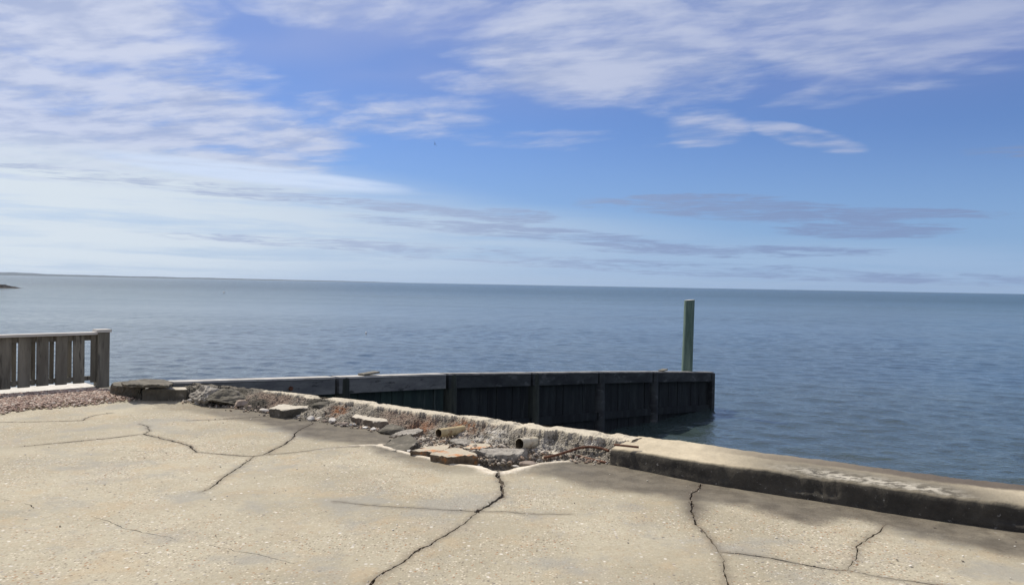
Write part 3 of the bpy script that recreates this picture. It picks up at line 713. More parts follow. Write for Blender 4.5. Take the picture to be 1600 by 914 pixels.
def build_groyne():
    tt = np.linspace(-1.1, 5.4, 400); PP = [gpos(q) for q in tt]; SS = [(q-PP[0]).to_2d().length for q in PP]
    def zat(p): return float(np.interp((p-PP[0]).to_2d().length, SS, [q.z for q in PP]))
    for bay in range(len(ts)-1):
        bm = bmesh.new(); A = gpos(ts[bay]); Bq = gpos(ts[bay+1]); n = max(2, int((Bq-A).length/.25))
        for i in range(n):
            a = A.lerp(Bq, i/n); b = A.lerp(Bq, (i+.97)/n); o = random.uniform(-.012, .012)
            za, zb = zat(a)-.03, zat(b)-.03
            r = []
            for p, z in ((a, za), (b, zb)):
                for off in (.02+o, -.16):
                    q = p+gn*off; r.append([bm.verts.new((q.x, q.y, zz)) for zz in (z, z-.6, z-1.4, -3.2)])
            for (u, v) in ((0, 2), (2, 3), (3, 1), (1, 0)):
                for k in range(3): bm.faces.new((r[u][k], r[v][k], r[v][k+1], r[u][k+1]))
            bm.faces.new((r[0][0], r[1][0], r[3][0], r[2][0]))
        bmesh.ops.recalc_face_normals(bm, faces=bm.faces)
        gobj('planking', bm, M['groyne_sheet'] if bay < 2 else M['groyne_black'])
    for i in range(len(ts)-1):
        a, b = gpos(ts[i]), gpos(ts[i+1])
        a2 = a.lerp(b, .015); b2 = a.lerp(b, .985)
        w = gobj('wale', prism(a2, b2, .035, .12, a2.z-.035, b2.z-.035, a2.z-.27, b2.z-.27), M['groyne_grey'] if i < 2 else M['groyne_wood'])
        gobj('cap_board', prism(a2, b2, .125, -.10, a2.z, b2.z, a2.z-.028, b2.z-.028), M['groyne_cap'] if i < 2 else M['groyne_cap_dull'])
        gobj('lower_wale', prism(a2, b2, .035, .10, a2.z-.95, b2.z-.95, a2.z-1.12, b2.z-1.12), M['groyne_black'])
    a, b = gpos(5.33), gpos(5.4); gobj('end_board', prism(a, b, .145, -.165, a.z-.032, b.z-.032, -3.2, -3.2), M['groyne_wood'])
    # bolts in the first bay
    for f in (.30, .66):
        p = gpos(-1.03).lerp(gpos(0), f)+gn*.125; bm = bmesh.new()
        bmesh.ops.create_cone(bm, cap_ends=True, segments=10, radius1=.04, radius2=.032, depth=.05)
        bmesh.ops.rotate(bm, verts=bm.verts, matrix=gn.to_track_quat('Z', 'Y').to_matrix())
        bmesh.ops.translate(bm, verts=bm.verts, vec=(p.x, p.y, p.z-.15)); gobj('bolt', bm, M['rebar'])
    for t_ in (0, 1, 2, 3, 4):
        p = gpos(t_+.07)+gn*(-.012)
        bm = bmesh.new(); N = 18; rings = []
        for k, (z, r_) in enumerate(((-3.2, .17), (-1.8, .165), (-.9, .16), (-.5, .155), (-.06, .15), (-.032, .147), (-.012, .135))):
            zz = p.z+z if z > -1 else z
            rings.append([bm.verts.new((p.x+math.cos(2*math.pi*i/N)*r_*(1+.05*nz(i, z, t_, .7)), p.y+math.sin(2*math.pi*i/N)*r_*(1+.05*nz(i, z, t_+4, .7)), zz)) for i in range(N)])
        for k in range(len(rings)-1):
            for i in range(N): bm.faces.new((rings[k][i], rings[k][(i+1) % N], rings[k+1][(i+1) % N], rings[k+1][i]))
        bm.faces.new(rings[-1]); gobj('pile', bm, M['pile_green_dark'] if t_ < 3 else M['groyne_wood'], True)
build_groyne()

def tall_pile():
    Y = gpos(4.85).y+.35
    b = aty(1073.5, 579, Y); tp = aty(1077.3, 469, Y)
    H = tp.z-b.z; lean = (tp.x-b.x)/H
    o = empty('mooring_pile', (b.x, b.y, WZ)); tag(o, 'tall round green-stained timber pile standing upright behind the seaward end of the dark groyne', 'pile')
    bm = bmesh.new(); N = 28; K = 40; rad = 8.3/F*Y; rings = []
    z0 = WZ-1.3; z1 = tp.z
    for k in range(K+1):
        f = k/K; z = z0+(z1-z0)*f
        cx = b.x+(z-b.z)*lean
        r_ = rad*(1.06-.10*f)
        rings.append([bm.verts.new((cx-b.x+math.cos(2*math.pi*i/N)*r_*(1+.05*nz(math.cos(i/N*6.28)*2, math.sin(i/N*6.28)*2, z*.5, 1)), math.sin(2*math.pi*i/N)*r_, z-WZ+(.012*math.cos(2*math.pi*i/N) if k == K else 0))) for i in range(N)])
    for k in range(K):
        for i in range(N): bm.faces.new((rings[k][i], rings[k][(i+1) % N], rings[k+1][(i+1) % N], rings[k+1][i]))
    sh = bobj('shaft', bm, M['green_pile'], o, True)
    bm = bmesh.new(); top = [bm.verts.new(v.co.copy()) for v in ()]
    zz = z1-WZ+.004; cx = (z1-b.z)*lean; r_ = rad*.955
    ring = [bm.verts.new((cx+math.cos(2*math.pi*i/N)*r_, math.sin(2*math.pi*i/N)*r_, zz+.012*math.cos(2*math.pi*i/N))) for i in range(N)]
    c = bm.verts.new((cx, 0, zz+.01))
    for i in range(N): bm.faces.new((ring[i], ring[(i+1) % N], c))
    bobj('sawn_top', bm, M['timber_rail'], o)
tall_pile()
for (px, py, ln, lab) in ((577, 584.3, .38, 'short loose board lying flat on the groyne cap at its landward half'), (1036, 578.6, .32, 'short loose board lying on the groyne cap just left of the tall pile')):
    # station nearest in x
    q = min(np.linspace(-1, 5.4, 800), key=lambda t_: abs((520+275.8*t_)/(1+.15*t_)-px)); p = gpos(q)
    bm = bmesh.new(); bmesh.ops.create_cube(bm, size=1); bmesh.ops.scale(bm, verts=bm.verts, vec=(ln, .14, .03))
    for v in bm.verts: v.co.z += .012*(v.co.x > 0)
    o = bobj('loose_board', bm, M['timber'], loc=(p.x, p.y, p.z+.03)); o.rotation_euler.z = math.atan2(gd.y, gd.x)+.12
    tag(o, lab, 'board')

# ------------------------------------------------------------ picket fence with post and base board
def fence():
    pb = at(160, 606, 0); a = Vector((pb.x, pb.y, 0))
    rl = (lambda px, py, z: at(px, py, z))
    top = .805
    q = at(0, 523, top); d = Vector((q.x-a.x, q.y-a.y, 0)); pt = at(150, 518.5, top)
    d = Vector((q.x-pt.x, q.y-pt.y, 0)).normalized(); n = Vector((-d.y, d.x, 0))
    if n.y > 0: n = -n                                  # n faces the camera
    a = Vector((pt.x, pt.y, 0))
    f = empty('picket_fence', (a.x, a.y, 0), math.atan2(d.y, d.x))
    tag(f, 'weathered grey timber fence of upright boards with a square end post and pale handrail', 'fence')
    flip = 1 if (Matrix.Rotation(math.atan2(d.y, d.x), 3, 'Z') @ Vector((0, 1, 0))).dot(n) > 0 else -1
    def box(name, x0, x1, y0, y1, z0, z1, m, par=f, bev=.004, jit=0):
        bm = bmesh.new(); bmesh.ops.create_cube(bm, size=1)
        y0, y1 = y0*flip, y1*flip
        for v in bm.verts: v.co = Vector((x0 if v.co.x < 0 else x1, min(y0, y1) if v.co.y < 0 else max(y0, y1), z0 if v.co.z < 0 else z1))
        if bev: bmesh.ops.bevel(bm, geom=bm.edges[:], offset=bev, segments=2, affect='EDGES')
        if jit:
            s = random.uniform(-jit, jit)
            for v in bm.verts: v.co.x += s*v.co.z
        o = bobj(name, bm, m, par); return o
    # x runs along the fence away from the end post; y towards the camera
    post = box('post', -.16, .0, -.07, .09, .0, .80, M['timber'])
    cap = box('post_cap', -.18, .02, -.09, .11, .8, .842, M['timber_rail'], post)
    Lf = 8.2
    box('handrail', 0.004, Lf, -.07, .085, top-.036, top, M['timber_rail'])
    box('lower_rail', 0.004, Lf, -.045, -.003, .11, .17, M['timber'])
    box('upper_rail', 0.004, Lf, -.045, -.003, top-.12, top-.038, M['timber'])
    box('slat', .004, .075, -.04+.042, .022+.002, .08, top-.04, M['timber'])
    pitch = .232; k = 0; x = .155
    while x < Lf-.2:
        box('slat', x, x+.150+random.uniform(-.004, .004), .0, .028, .075+random.uniform(-.006, .006), top-.039, M['timber'], jit=.008)
        if x > .2: box('rear_slat', x-.085, x-.030, -.075, -.048, .09, top-.06, M['timber'], jit=.004)
        x += pitch; k += 1
    for xx in (2.6, 5.3, 8.2): box('post', xx, xx+.12, -.17, -.08, .0, .79, M['timber'])
    bo = empty('base_board', (a.x, a.y, 0), math.atan2(d.y, d.x))
    o = box('base_board', -.05, Lf, -.60, .012, -.030, .014, M['white_board'], None, .005)
    o.matrix_world = f.matrix_world; bpy.data.objects.remove(bo)
    o.location = f.location; o.rotation_euler = f.rotation_euler; o.name = 'base_board'
    tag(o, 'long white painted board lying flat on the ground beneath the timber fence', 'board')
    return f, d, n
fence_o, fd, fn = fence()

# ------------------------------------------------------------ broken pieces
def slab_from(pts, ztop, thick, m, name, label, cat='concrete slab', side=None, rough=.012, tilt=(0, 0), seed=0, under=.9, group=None, res=.035):
    """broken slab: outline points (pixels) taken on the plane z = ztop, real thickness below"""
    W = [at(px, py, ztop) for px, py in pts]
    c = sum(W, Vector())/len(W)
    L = jag([(p.x-c.x, p.y-c.y) for p in W]+[(W[0].x-c.x, W[0].y-c.y)], .022, .011, seed)[:-1]
    bm = bmesh.new()
    def zt(x, y): return tilt[0]*x+tilt[1]*y
    rings = []
    prof = ((.93, 0), (.985, -.004), (1, -.016), (.99, -thick*.5), (.93*under+.05, -thick))
    for s, dz in prof:
        rings.append([bm.verts.new((p[0]*s, p[1]*s, zt(p[0], p[1])+dz)) for p in L])
    n = len(L)
    for k in range(len(rings)-1):
        for i in range(n): bm.faces.new((rings[k][i], rings[k+1][i], rings[k+1][(i+1) % n], rings[k][(i+1) % n]))
    tf = bm.faces.new(rings[0]); bm.faces.new(rings[-1][::-1])
    bmesh.ops.triangulate(bm, faces=[f for f in bm.faces if len(f.verts) > 4])
    for _ in range(2):
        es = [e for e in bm.edges if e.calc_length() > res]
        if not es: break
        bmesh.ops.subdivide_edges(bm, edges=es, cuts=1)
        bmesh.ops.triangulate(bm, faces=[f for f in bm.faces if len(f.verts) > 4])
    bmesh.ops.recalc_face_normals(bm, faces=bm.faces)
    for v in bm.verts:
        a = rough*(1.5 if abs(v.normal.z) < .7 else .35)
        w = v.co+c; v.co += Vector((nz(w.x, w.y, w.z, 9), nz(w.y, w.z, w.x, 9), nz(w.z, w.x, w.y, 9)))*a
    o = bobj(name, bm, m, loc=c); tag(o, label, cat, group)
    if side:  # faces off the top take a darker material, shade painted into the colour
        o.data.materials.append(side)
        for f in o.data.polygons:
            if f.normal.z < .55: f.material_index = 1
    return o
def rock_mesh(sx, sy, sz, seed, sub=3, rough=.22, flat=.0):
    bm = bmesh.new(); bmesh.ops.create_icosphere(bm, subdivisions=sub, radius=1)
    r = random.Random(seed); planes = [(Vector((r.gauss(0, 1), r.gauss(0, 1), r.gauss(0, 1))).normalized(), r.uniform(.55, .85)) for _ in range(9)]
    for v in bm.verts:
        p = v.co.normalized()
        for n, d in planes:
            q = p.dot(n)
            if q > d: p = p-n*(q-d)
        v.co = p*(1+rough*.5*nz(p.x+seed, p.y, p.z, 2.4))
        v.co.x *= sx; v.co.y *= sy; v.co.z *= sz
    return bm
def rock(px, py, w, h, m, label, z=0., dep=None, seed=0, name='stone', cat='stone', rz=0., group=None, rough=.22, sub=3):
    """px,py = centre of the foot (pixels) on plane z; w, h in pixels at that distance"""
    p = at(px, py, z); s = p.y/F; sx = w*s/2; sz = h*s/2*1.1; sy = dep/2 if dep else (sx+sz)*.5
    bm = rock_mesh(sx, sy, sz, seed, sub, rough)
    o = bobj(name, bm, m, loc=(p.x, p.y+sy*.6, z+sz*.72)); o.rotation_euler.z = rz; tag(o, label, cat, group); return o

# big dark slab beside the fence post, and the low beam next to it
slab_from([(173, 601), (180, 596.5), (200, 594.5), (219, 595), (226, 600), (221, 605), (205, 604.2), (185, 603)], .165, .22, M['chunk_dark'], 'broken_block', 'squat dark broken concrete block standing at the foot of the fence end post', 'concrete block', seed=1, under=1.0, rough=.02)
slab_from([(190, 598), (208, 593.5), (228, 591.5), (252, 592), (265, 594.5), (271, 598.5), (264, 601.5), (244, 600.5), (226, 601.5), (214, 600.5), (198, 601.5)], .225, .038, M['chunk_dark'], 'broken_slab', 'thin dark slab lying across the squat block, overhanging the low concrete beam', 'concrete slab', seed=31, under=1.0, tilt=(-.01, .0), rough=.022)
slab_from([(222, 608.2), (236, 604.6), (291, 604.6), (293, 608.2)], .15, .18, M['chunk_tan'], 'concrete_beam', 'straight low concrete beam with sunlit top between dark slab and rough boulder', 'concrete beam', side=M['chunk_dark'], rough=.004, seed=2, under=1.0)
rock(315, 633, 58, 31, M['chunk_grey'], 'rough grey concrete boulder standing right of the low concrete beam', dep=.55, seed=11, name='boulder', cat='boulder', rough=.4, sub=5)
rock(350, 636, 78, 27, M['chunk_dark'], 'dark shaded concrete boulder undercut below the broken wall top', dep=.5, seed=12, name='boulder', cat='boulder', rough=.35, sub=5)
rock(375, 638, 30, 14, M['stone_brown'], 'pointed brown stone leaning against the dark undercut boulder', dep=.2, seed=13, rz=.5)
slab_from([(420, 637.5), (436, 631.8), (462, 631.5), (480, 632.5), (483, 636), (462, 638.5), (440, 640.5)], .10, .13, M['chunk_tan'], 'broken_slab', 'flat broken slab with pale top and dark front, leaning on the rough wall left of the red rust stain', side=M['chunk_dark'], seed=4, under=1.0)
rock(510, 653, 60, 26, M['chunk_dark'], 'long dark concrete block in the shade left of the rust stain', dep=.25, seed=15, name='concrete_block', cat='concrete block', z=-.02)
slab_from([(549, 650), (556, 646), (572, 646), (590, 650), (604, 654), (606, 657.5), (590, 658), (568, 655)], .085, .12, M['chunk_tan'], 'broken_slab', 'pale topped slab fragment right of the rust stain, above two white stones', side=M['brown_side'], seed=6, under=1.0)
rock(614, 681, 52, 17, M['chunk_dark'], 'brown ragged concrete lump between pale slab fragment and the hole', dep=.28, seed=17, name='concrete_lump', cat='concrete lump', z=-.02, rz=-.3)
slab_from([(598, 693), (612, 688), (634, 684.5), (648, 687.5), (652, 693), (640, 699), (622, 703), (606, 700)], .03, .13, M['chunk_dark'], 'tilted_slab', 'dark greenish slab corner tipped into the hole beside the pale rim', seed=8, tilt=(.10, .12), rough=.02)
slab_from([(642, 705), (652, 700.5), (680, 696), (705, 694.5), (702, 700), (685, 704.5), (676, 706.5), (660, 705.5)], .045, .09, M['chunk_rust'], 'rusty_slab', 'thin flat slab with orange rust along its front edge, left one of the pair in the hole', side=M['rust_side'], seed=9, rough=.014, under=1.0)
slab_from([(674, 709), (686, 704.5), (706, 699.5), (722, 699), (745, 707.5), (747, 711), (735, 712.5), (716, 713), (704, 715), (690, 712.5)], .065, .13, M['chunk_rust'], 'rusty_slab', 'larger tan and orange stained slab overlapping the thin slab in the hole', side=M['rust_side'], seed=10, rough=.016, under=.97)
rock(729, 727, 26, 11, M['chunk_rust'], 'small orange stained stone tucked under the larger rusty slab', z=-.03, seed=20)
slab_from([(747, 706.5), (753, 700), (776, 698.5), (800, 699.5), (823, 703), (820, 708), (800, 710.5), (775, 710)], .05, .17, M['chunk_grey'], 'concrete_block', 'rough grey concrete block in the hole just behind the start of the main crack', 'concrete block', seed=21, rough=.03, under=.98)
rock(826, 731, 30, 13, M['stone_brown'], 'smooth brownish stone resting against the pale rim right of the grey block', z=-.04, seed=22, rough=.08)
rock(866, 712, 50, 12, M['chunk_tan'], 'pale flat concrete fragment lying under the curved steel bar', z=-.05, seed=23, dep=.2)
rock(872, 704, 24, 12, M['stone_brown'], 'small brown stone between the large pipe and the curved steel bar', z=-.01, seed=24)

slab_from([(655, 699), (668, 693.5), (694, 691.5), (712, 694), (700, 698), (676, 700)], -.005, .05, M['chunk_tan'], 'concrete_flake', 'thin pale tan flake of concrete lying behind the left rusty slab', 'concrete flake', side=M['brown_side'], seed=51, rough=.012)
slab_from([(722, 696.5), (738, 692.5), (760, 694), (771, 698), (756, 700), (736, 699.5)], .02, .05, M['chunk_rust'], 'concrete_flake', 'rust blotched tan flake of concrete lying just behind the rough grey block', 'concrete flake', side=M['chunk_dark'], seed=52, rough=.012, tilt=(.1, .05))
slab_from([(700, 688.5), (722, 685.5), (748, 689), (738, 692), (716, 691.5)], .03, .05, M['chunk_grey'], 'concrete_flake', 'dark edged grey flake of concrete between the left pipe and the rusty slabs', 'concrete flake', side=M['chunk_dark'], seed=53, rough=.014, tilt=(-.08, .1))
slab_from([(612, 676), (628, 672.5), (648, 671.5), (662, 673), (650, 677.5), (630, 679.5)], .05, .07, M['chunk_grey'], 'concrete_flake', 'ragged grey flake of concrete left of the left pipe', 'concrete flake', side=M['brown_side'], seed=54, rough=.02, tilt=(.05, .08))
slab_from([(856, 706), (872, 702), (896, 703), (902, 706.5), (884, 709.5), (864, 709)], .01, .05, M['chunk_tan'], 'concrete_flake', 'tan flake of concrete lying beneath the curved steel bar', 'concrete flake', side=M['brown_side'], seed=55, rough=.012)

# two pipes
def pipe(px0, py0, px1, lab):
    a, b, rad = px0, py0, px1; ax = (b-a); L = ax.length
    e = empty('broken_pipe', a); tag(e, lab, 'pipe')
    e.rotation_mode = 'QUATERNION'; e.rotation_quaternion = ax.to_track_quat('Z', 'Y')
    N = 40
    def tube(name, prof, m):
        bm = bmesh.new(); R_ = []
        for z, r_ in prof: R_.append([bm.verts.new((math.cos(6.28318*i/N)*r_, math.sin(6.28318*i/N)*r_, z+(.006*noise.noise((i*.7, z*9, r_*30)) if z < .02 else .02*noise.noise((i*.9, 3, 1)) if z > L*.9 else 0))) for i in range(N)])
        for k in range(len(R_)-1):
            for i in range(N): bm.faces.new((R_[k][i], R_[k][(i+1) % N], R_[k+1][(i+1) % N], R_[k+1][i]))
        bmesh.ops.recalc_face_normals(bm, faces=bm.faces); return bobj(name, bm, m, e, True)
    th = rad*.10
    tube('pipe_wall', [(.0, rad-th), (0, rad-.001), (.003, rad), (L*.3, rad), (L*.6, rad), (L, rad)], M['pipe'] if rad > .05 else M['pipe_tan'])
    tube('bore', [(.0, rad-th), (.06, rad-th*1.05), (L*.5, rad-th), (L, .002)], M['pipe_in'])
    return e
pipe(*PIPES[0], 'short cream plastic pipe stub with rusty tail end, the left pipe in the broken wall')
pipe(*PIPES[1], 'open ended cream plastic pipe, the larger right pipe in the broken wall')

# steel bars
def bar(pts, rad, lab, name='steel_bar'):
    P = [at(x, y, z) for x, y, z in pts]; Q = []
    n = len(P)
    for i in range(n-1):
        p0, p1, p2, p3 = P[max(0, i-1)], P[i], P[i+1], P[min(n-1, i+2)]
        for k in range(8):
            u = k/8; Q.append(.5*((2*p1)+(p2-p0)*u+(2*p0-5*p1+4*p2-p3)*u*u+(3*p1-p0-3*p2+p3)*u**3))
    Q.append(P[-1]); N = 9; bm = bmesh.new(); R_ = []
    c = Q[0].copy()
    for i, q in enumerate(Q):
        d = (Q[min(i+1, len(Q)-1)]-Q[max(i-1, 0)]).normalized(); s = d.cross(Vector((0, 0, 1))).normalized(); u = s.cross(d)
        r_ = rad*(1+.15*noise.noise((i*.9, rad*100, 0)))
        R_.append([bm.verts.new(q-c+s*math.cos(6.283*k/N)*r_+u*math.sin(6.283*k/N)*r_) for k in range(N)])
    for i in range(len(R_)-1):
        for k in range(N): bm.faces.new((R_[i][k], R_[i][(k+1) % N], R_[i+1][(k+1) % N], R_[i+1][k]))
    bm.faces.new(R_[0]); bm.faces.new(R_[-1]); bmesh.ops.recalc_face_normals(bm, faces=bm.faces)
    o = bobj(name, bm, M['rebar'], loc=c, smooth=True); tag(o, lab, 'steel bar'); return o
bar([(850, 714.5, .0), (868, 711, .03), (888, 705, .06), (906, 699.5, .085), (922, 698, .095), (938, 700, .09), (951, 704, .08)], .012, 'curved rusty reinforcing bar rising from the rubble to the broken kerb end')
bar([(900, 712, .015), (915, 715, .012), (932, 719.5, .012), (948, 722.5, .012)], .011, 'straight rusty bar lying on the pavement edge against the kerb end')
bar([(960, 694.5, KT+.008), (975, 696, KT+.01), (998, 698.4, KT+.006)], .010, 'short rusty bar end showing on top of the intact kerb')
bar([(708, 667, .08), (722, 669.5, .075), (742, 673, .06), (765, 677, .03)], .010, 'thin dark bar crossing the rust stained core behind the left pipe')

# countable stones along the toe of the wall
near = [(258, 622, 20, 7, 'white'), (283, 625, 12, 5, 'white'), (296, 628, 13, 6, 'pale'), (308, 632, 14, 6, 'pale'), (326, 634, 10, 5, 'brown'), (355, 634.5, 20, 6, 'pale'), (362, 637, 10, 3, 'pale'),
        (392, 640, 16, 8, 'brown'), (405, 641, 12, 8, 'brown'), (412, 645, 20, 7, 'pale'), (432, 645, 14, 6, 'brown'), (468, 653, 11, 6, 'pale'), (485, 657.5, 16, 8, 'pale'), (500, 657, 14, 6, 'pale'), (507, 660, 10, 5, 'brown'),
        (518, 661.5, 17, 9, 'pale'), (528, 664, 10, 5, 'brown'), (545, 659, 26, 8, 'pale'), (536, 666.5, 20, 7, 'brown'), (548, 666, 6, 5, 'pale'), (554, 666, 6, 5, 'white'), (570, 670, 13, 4, 'white'), (584, 672.5, 14, 4.5, 'white'),
        (760, 697, 20, 5, 'pale'), (690, 692, 34, 5, 'white'), (648, 692, 9, 4, 'white'), (716, 694, 20, 5, 'brown'), (640, 707, 11, 5, 'pale'), (655, 700, 12, 7, 'grey'), (798, 672, 20, 7, 'white'), (780, 676, 15, 7, 'pale'),
        (746, 729, 12, 5, 'pale'), (805, 730, 14, 4, 'pale'), (898, 706, 10, 5, 'pale'), (842, 722, 14, 6, 'grey'), (918, 710, 9, 4, 'brown'), (938, 712, 10, 4, 'brown'), (742, 686, 15, 8, 'brown'), (775, 686, 17, 8, 'grey'), (792, 694, 14, 8, 'brown'), (732, 704, 13, 7, 'grey'), (672, 690, 14, 7, 'brown'), (845, 700, 16, 9, 'pale'), (880, 700, 14, 8, 'grey'), (912, 704, 15, 8, 'pale'), (862, 718, 15, 7, 'brown'), (656, 682, 14, 8, 'grey')]
marks = [(200, 'the dark slab by the fence post'), (258, 'the low concrete beam'), (318, 'the grey boulder'), (360, 'the dark undercut boulder'), (400, 'the rough wall toe left of the pale topped slab'), (450, 'the pale topped slab left of the rust stain'), (500, 'the long dark block'), (530, 'the red rust stain'), (575, 'the slab fragment right of the rust stain'), (645, 'the tipped dark slab corner'), (700, 'the left pipe'), (765, 'the rusty slabs'), (800, 'the grey block in the hole'), (835, 'the open right pipe'), (900, 'the curved steel bar'), (945, 'the broken kerb end')]
used = {}
for i, (px, py, w, h, kd) in enumerate(near):
    m = {'white': M['stone_white'], 'pale': M['stone_pale'], 'brown': M['stone_brown'], 'grey': M['chunk_grey']}[kd]
    mk = min(marks, key=lambda q: abs(q[0]-px))[1]
    key = (kd, mk); used[key] = used.get(key, 0)+1
    size = 'tiny' if w < 11 else ('small' if w < 17 else 'flat')
    form = ['', ' rounded', ' angular', ' low', ' blunt'][used[key]-1]
    inhole = 640 < px < 900 and py < 735
    rock(px, py, w, h, m, f'{size}{form} {kd} stone beside {mk}', z=-.04 if inhole else -.004, seed=40+i, group='loose stones along the broken wall', rz=random.uniform(-.6, .6), rough=.15)

def pebbles(name, pts, m, label, cat, kind='stuff', sub=1):
    """pts: (x, y, z, size, flatness) -> one mesh of tiny irregular stones"""
    bm0 = bmesh.new(); bmesh.ops.create_icosphere(bm0, subdivisions=sub, radius=1)
    base = np.array([v.co[:] for v in bm0.verts]); F0 = [[v.index for v in f.verts] for f in bm0.faces]; bm0.free()
    V = []; Fs = []; tone = []
    for x, y, z, s, fl in pts:
        sc = np.array([random.uniform(.7, 1.3), random.uniform(.6, 1.1), fl])*s
        a = random.uniform(0, 6.28); c, s_ = math.cos(a), math.sin(a); ti = random.uniform(-.5, .5)
        q = base*(1+rng.uniform(-.22, .22, (len(base), 1)))*sc
        q = np.c_[q[:, 0]*c-q[:, 1]*s_, q[:, 0]*s_+q[:, 1]*c, q[:, 2]+q[:, 0]*ti]
        o = len(V); V.extend((q+[x, y, z]).tolist()); Fs.extend([[i+o for i in f] for f in F0]); tone += [random.random()]*len(base)
    o = mobj(name, V, Fs, m); fattr(o.data, 'tone', tone); tag(o, label, cat, kind=kind); return o
def m_tone(name, cols):
    m, t, b = mat(name); n = t.n.new('ShaderNodeValToRGB'); n.color_ramp.interpolation = 'CONSTANT'
    t.l.new(t.attr('tone'), n.inputs[0]); e = n.color_ramp.elements; e[0].color = (*cols[0], 1); e[0].position = 0; e[1].position = 1/len(cols); e[1].color = (*cols[1], 1)
    for i, c in enumerate(cols[2:], 2): q = e.new(i/len(cols)); q.color = (*c, 1)
    c = t.mix(t.ramp(t.noise(geo_pos(t), 90, 3, .6), .35, .7, 0, .4), n.outputs[0], (.16, .12, .10))
    t.l.new(c, b.inputs['Base Color']); b.inputs['Roughness'].default_value = .85; return m
# red gravel spilled along the fence
gpoly = [at2(*p) for p in ((-80, 640), (-80, 624), (0, 618.5), (70, 613.5), (150, 608.5), (175, 610), (195, 619), (220, 625), (205, 628), (165, 631), (120, 636), (70, 640), (20, 644), (0, 650))]
gpa = np.array(gpoly); lo, hi = gpa.min(0), gpa.max(0); c = rng.uniform(lo, hi, (30000, 2)); c = c[inpoly(c, gpoly)]
dd = polydist(c, gpoly, True); keep = rng.random(len(c)) < np.clip(dd/.22, .10, 1); c = c[keep][:7000]; dd = polydist(c, gpoly, True)
pts = [(p[0], p[1], .004+min(.045, d_*.16)+random.uniform(-.006, .008), random.choice((.006, .009, .012, .016, .024)), .6) for p, d_ in zip(c, dd)]
pebbles('gravel', pts, m_tone('red_gravel_mix', [(.45, .31, .24), (.55, .43, .34), (.38, .26, .20), (.66, .58, .48), (.48, .36, .29), (.26, .19, .15)]), 'reddish pink gravel spilled along the foot of the fence', 'gravel')
vs = []; fs = []
# loose crumbs in the hole and along the broken toe
pts = []
for _ in range(2200):
    px = random.uniform(285, 950); yb = np.interp(px, [285, 345, 424, 560, 616, 642, 700, 780, 860, 950], [627, 634, 645, 666, 678, 702, 716, 730, 718, 722])
    yt = np.interp(px, [285, 424, 560, 700, 850, 950], [620, 636, 652, 676, 690, 708])
    py = random.uniform(yt, yb+1.5) if random.random() < .8 else random.gauss(yb, 2.5)
    ih = 640 < px < 890; z = -.045 if ih and py < yb-1 else .002
    if ih and py > yb-1.: continue
    p = at(px, py, z); s = random.choice((.006, .008, .011, .016, .02)); pts.append((p.x, p.y, z+s*.4+random.uniform(0, .02)*ih, s, .7))
for _ in range(2600):
    px = random.uniform(640, 945); lo_ = np.interp(px, [640, 700, 780, 860, 945], [700, 718, 733, 720, 722]); hi_ = np.interp(px, [640, 700, 850, 945], [672, 676, 690, 706])
    py = random.uniform(hi_, lo_-3); p = at(px, py, -.03); s = random.choice((.006, .009, .013, .018, .026)); pts.append((p.x, p.y, -.03+random.uniform(0, .05), s, .65))
for pxs, w_ in CR:
    if w_ < .014: continue
    L_ = resample([at2(*p) for p in pxs], .01)
    for p in L_[::1]:
        if random.random() < .30:
            s = random.choice((.003, .004, .005, .007)); pts.append((p[0]+random.gauss(0, w_*.5), p[1]+random.gauss(0, w_*.5), random.uniform(-.008, .004), s, .7))
pebbles('rubble', pts, m_tone('rubble_mix', [(.40, .36, .30), (.22, .195, .16), (.54, .49, .41), (.32, .23, .16), (.12, .105, .09), (.46, .37, .27)]), 'crumbs of broken concrete and grit scattered through the hole and along the wall toe', 'rubble')
# shell chips and grit on the pavement
pts = []
for _ in range(900):
    x = random.uniform(-7.5, 4.5); y = random.uniform(3.4, 10.2)
    p = at2(600, 700); 
    b_ = nearest_base(np.array([x, y]))
    if y > np.interp(x, [-6, -4.2, -2.5, -.6, .86, 2, 3.4, 4.5], [9.6, 9.8, 8.9, 6.6, 6.9, 6.0, 5.1, 4.5]): continue
    s = random.choice((.003, .004, .004, .006, .009)); pts.append((x, y, .004+s*.2, s, .35))
pebbles('shell_grit', pts, m_tone('shell_grit_mix', [(.80, .77, .70), (.70, .66, .58), (.13, .11, .09), (.55, .48, .38)]), 'pale shell chips and grit scattered over the pavement', 'grit')

# ------------------------------------------------------------ far things on the water and in the air
def breakwater():
    p1 = at(33, 450.8, WZ); p0 = aty(-230, 440, p1.y); o = empty('rock_breakwater', ((p0.x+p1.x)/2, p1.y, WZ))
    tag(o, 'low dark rock breakwater in the water below the far shore', 'breakwater')
    L = p1.x-p0.x; nx, ny = 220, 24; vs = []; fs = []
    for i in range(nx+1):
        f = i/nx
        for j in range(ny+1):
            g = j/ny*2-1; h = 1.35*min(1, (1-f)*5+.02)**.8*(1-abs(g)**1.6)
            x = -L/2+f*L; y = g*2.6
            h += (nz(x, y, 0, .9)*.35+abs(noise.noise((x*1.6, y*1.6, 3)))*.4)*(h > .05)*min(1, h*2)
            vs.append((x, y, h-.12))
    for i in range(nx):
        for j in range(ny): a = i*(ny+1)+j; fs.append((a, a+ny+1, a+ny+2, a+1))
    mobj('rock_mound', vs, fs, M['rock'], o)
breakwater()
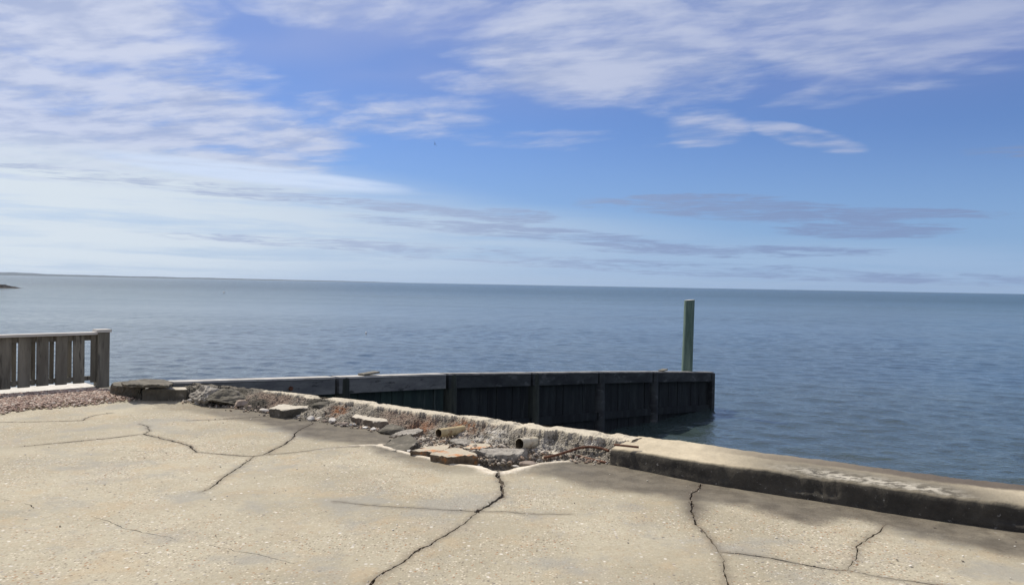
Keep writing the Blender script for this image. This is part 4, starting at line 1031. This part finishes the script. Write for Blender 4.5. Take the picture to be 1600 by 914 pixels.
def buoy(px, py, r_, lab):
    p = at(px, py, WZ); e = empty('buoy', (p.x, p.y, WZ)); tag(e, lab, 'buoy', 'white floats on the water')
    bm = bmesh.new(); bmesh.ops.create_uvsphere(bm, u_segments=16, v_segments=10, radius=r_)
    for v in bm.verts: v.co.z = v.co.z*.85+r_*.35
    bobj('float', bm, M['buoy'], e, True)
    bm = bmesh.new(); bmesh.ops.create_cone(bm, cap_ends=True, segments=8, radius1=r_*.22, radius2=r_*.16, depth=r_*.7); bmesh.ops.translate(bm, verts=bm.verts, vec=(0, 0, r_*1.45)); bobj('eye', bm, M['buoy'], e)
buoy(350, 457.5, .24, 'farther white float, a speck on the open water at left')
buoy(572, 520.5, .062, 'nearer small white float on the water above the groyne')
def bird():
    Y = 70; p = aty(679.5, 226, Y); bm = bmesh.new()
    ve = []; k = 0
    def v(x, y, z): return bm.verts.new((x, y, z))
    # body
    N = 8; prof = [(-.20, .005), (-.15, .03), (-.05, .05), (.05, .05), (.12, .035), (.16, .03), (.20, .005)]; R_ = []
    for x, r_ in prof: R_.append([v(x, math.cos(6.283*i/N)*r_, math.sin(6.283*i/N)*r_) for i in range(N)])
    for a in range(len(R_)-1):
        for i in range(N): bm.faces.new((R_[a][i], R_[a][(i+1) % N], R_[a+1][(i+1) % N], R_[a+1][i]))
    bm.faces.new(R_[0]); bm.faces.new(R_[-1])
    for s in (1, -1):
        pr = [(0, .03, .02, .09), (.0, .16, .13, .08), (-.03, .30, .17, .05), (-.10, .44, .16, .012)]; row = []
        for x, y, z, c_ in pr: row.append((v(x+c_, y*s, z), v(x-c_, y*s, z), v(x, y*s, z+.012)))
        for a in range(3):
            A_, B_ = row[a], row[a+1]; bm.faces.new((A_[0], B_[0], B_[2], A_[2])); bm.faces.new((A_[2], B_[2], B_[1], A_[1])); bm.faces.new((A_[1], B_[1], B_[0], A_[0]))
        bm.faces.new(row[-1])
    bmesh.ops.recalc_face_normals(bm, faces=bm.faces)
    o = bobj('bird', bm, M['bird'], loc=p); o.rotation_euler = (R(58), 0, R(70)); o.scale = (.55,)*3
    tag(o, 'small dark bird flying high over the sea left of centre', 'bird')
bird()
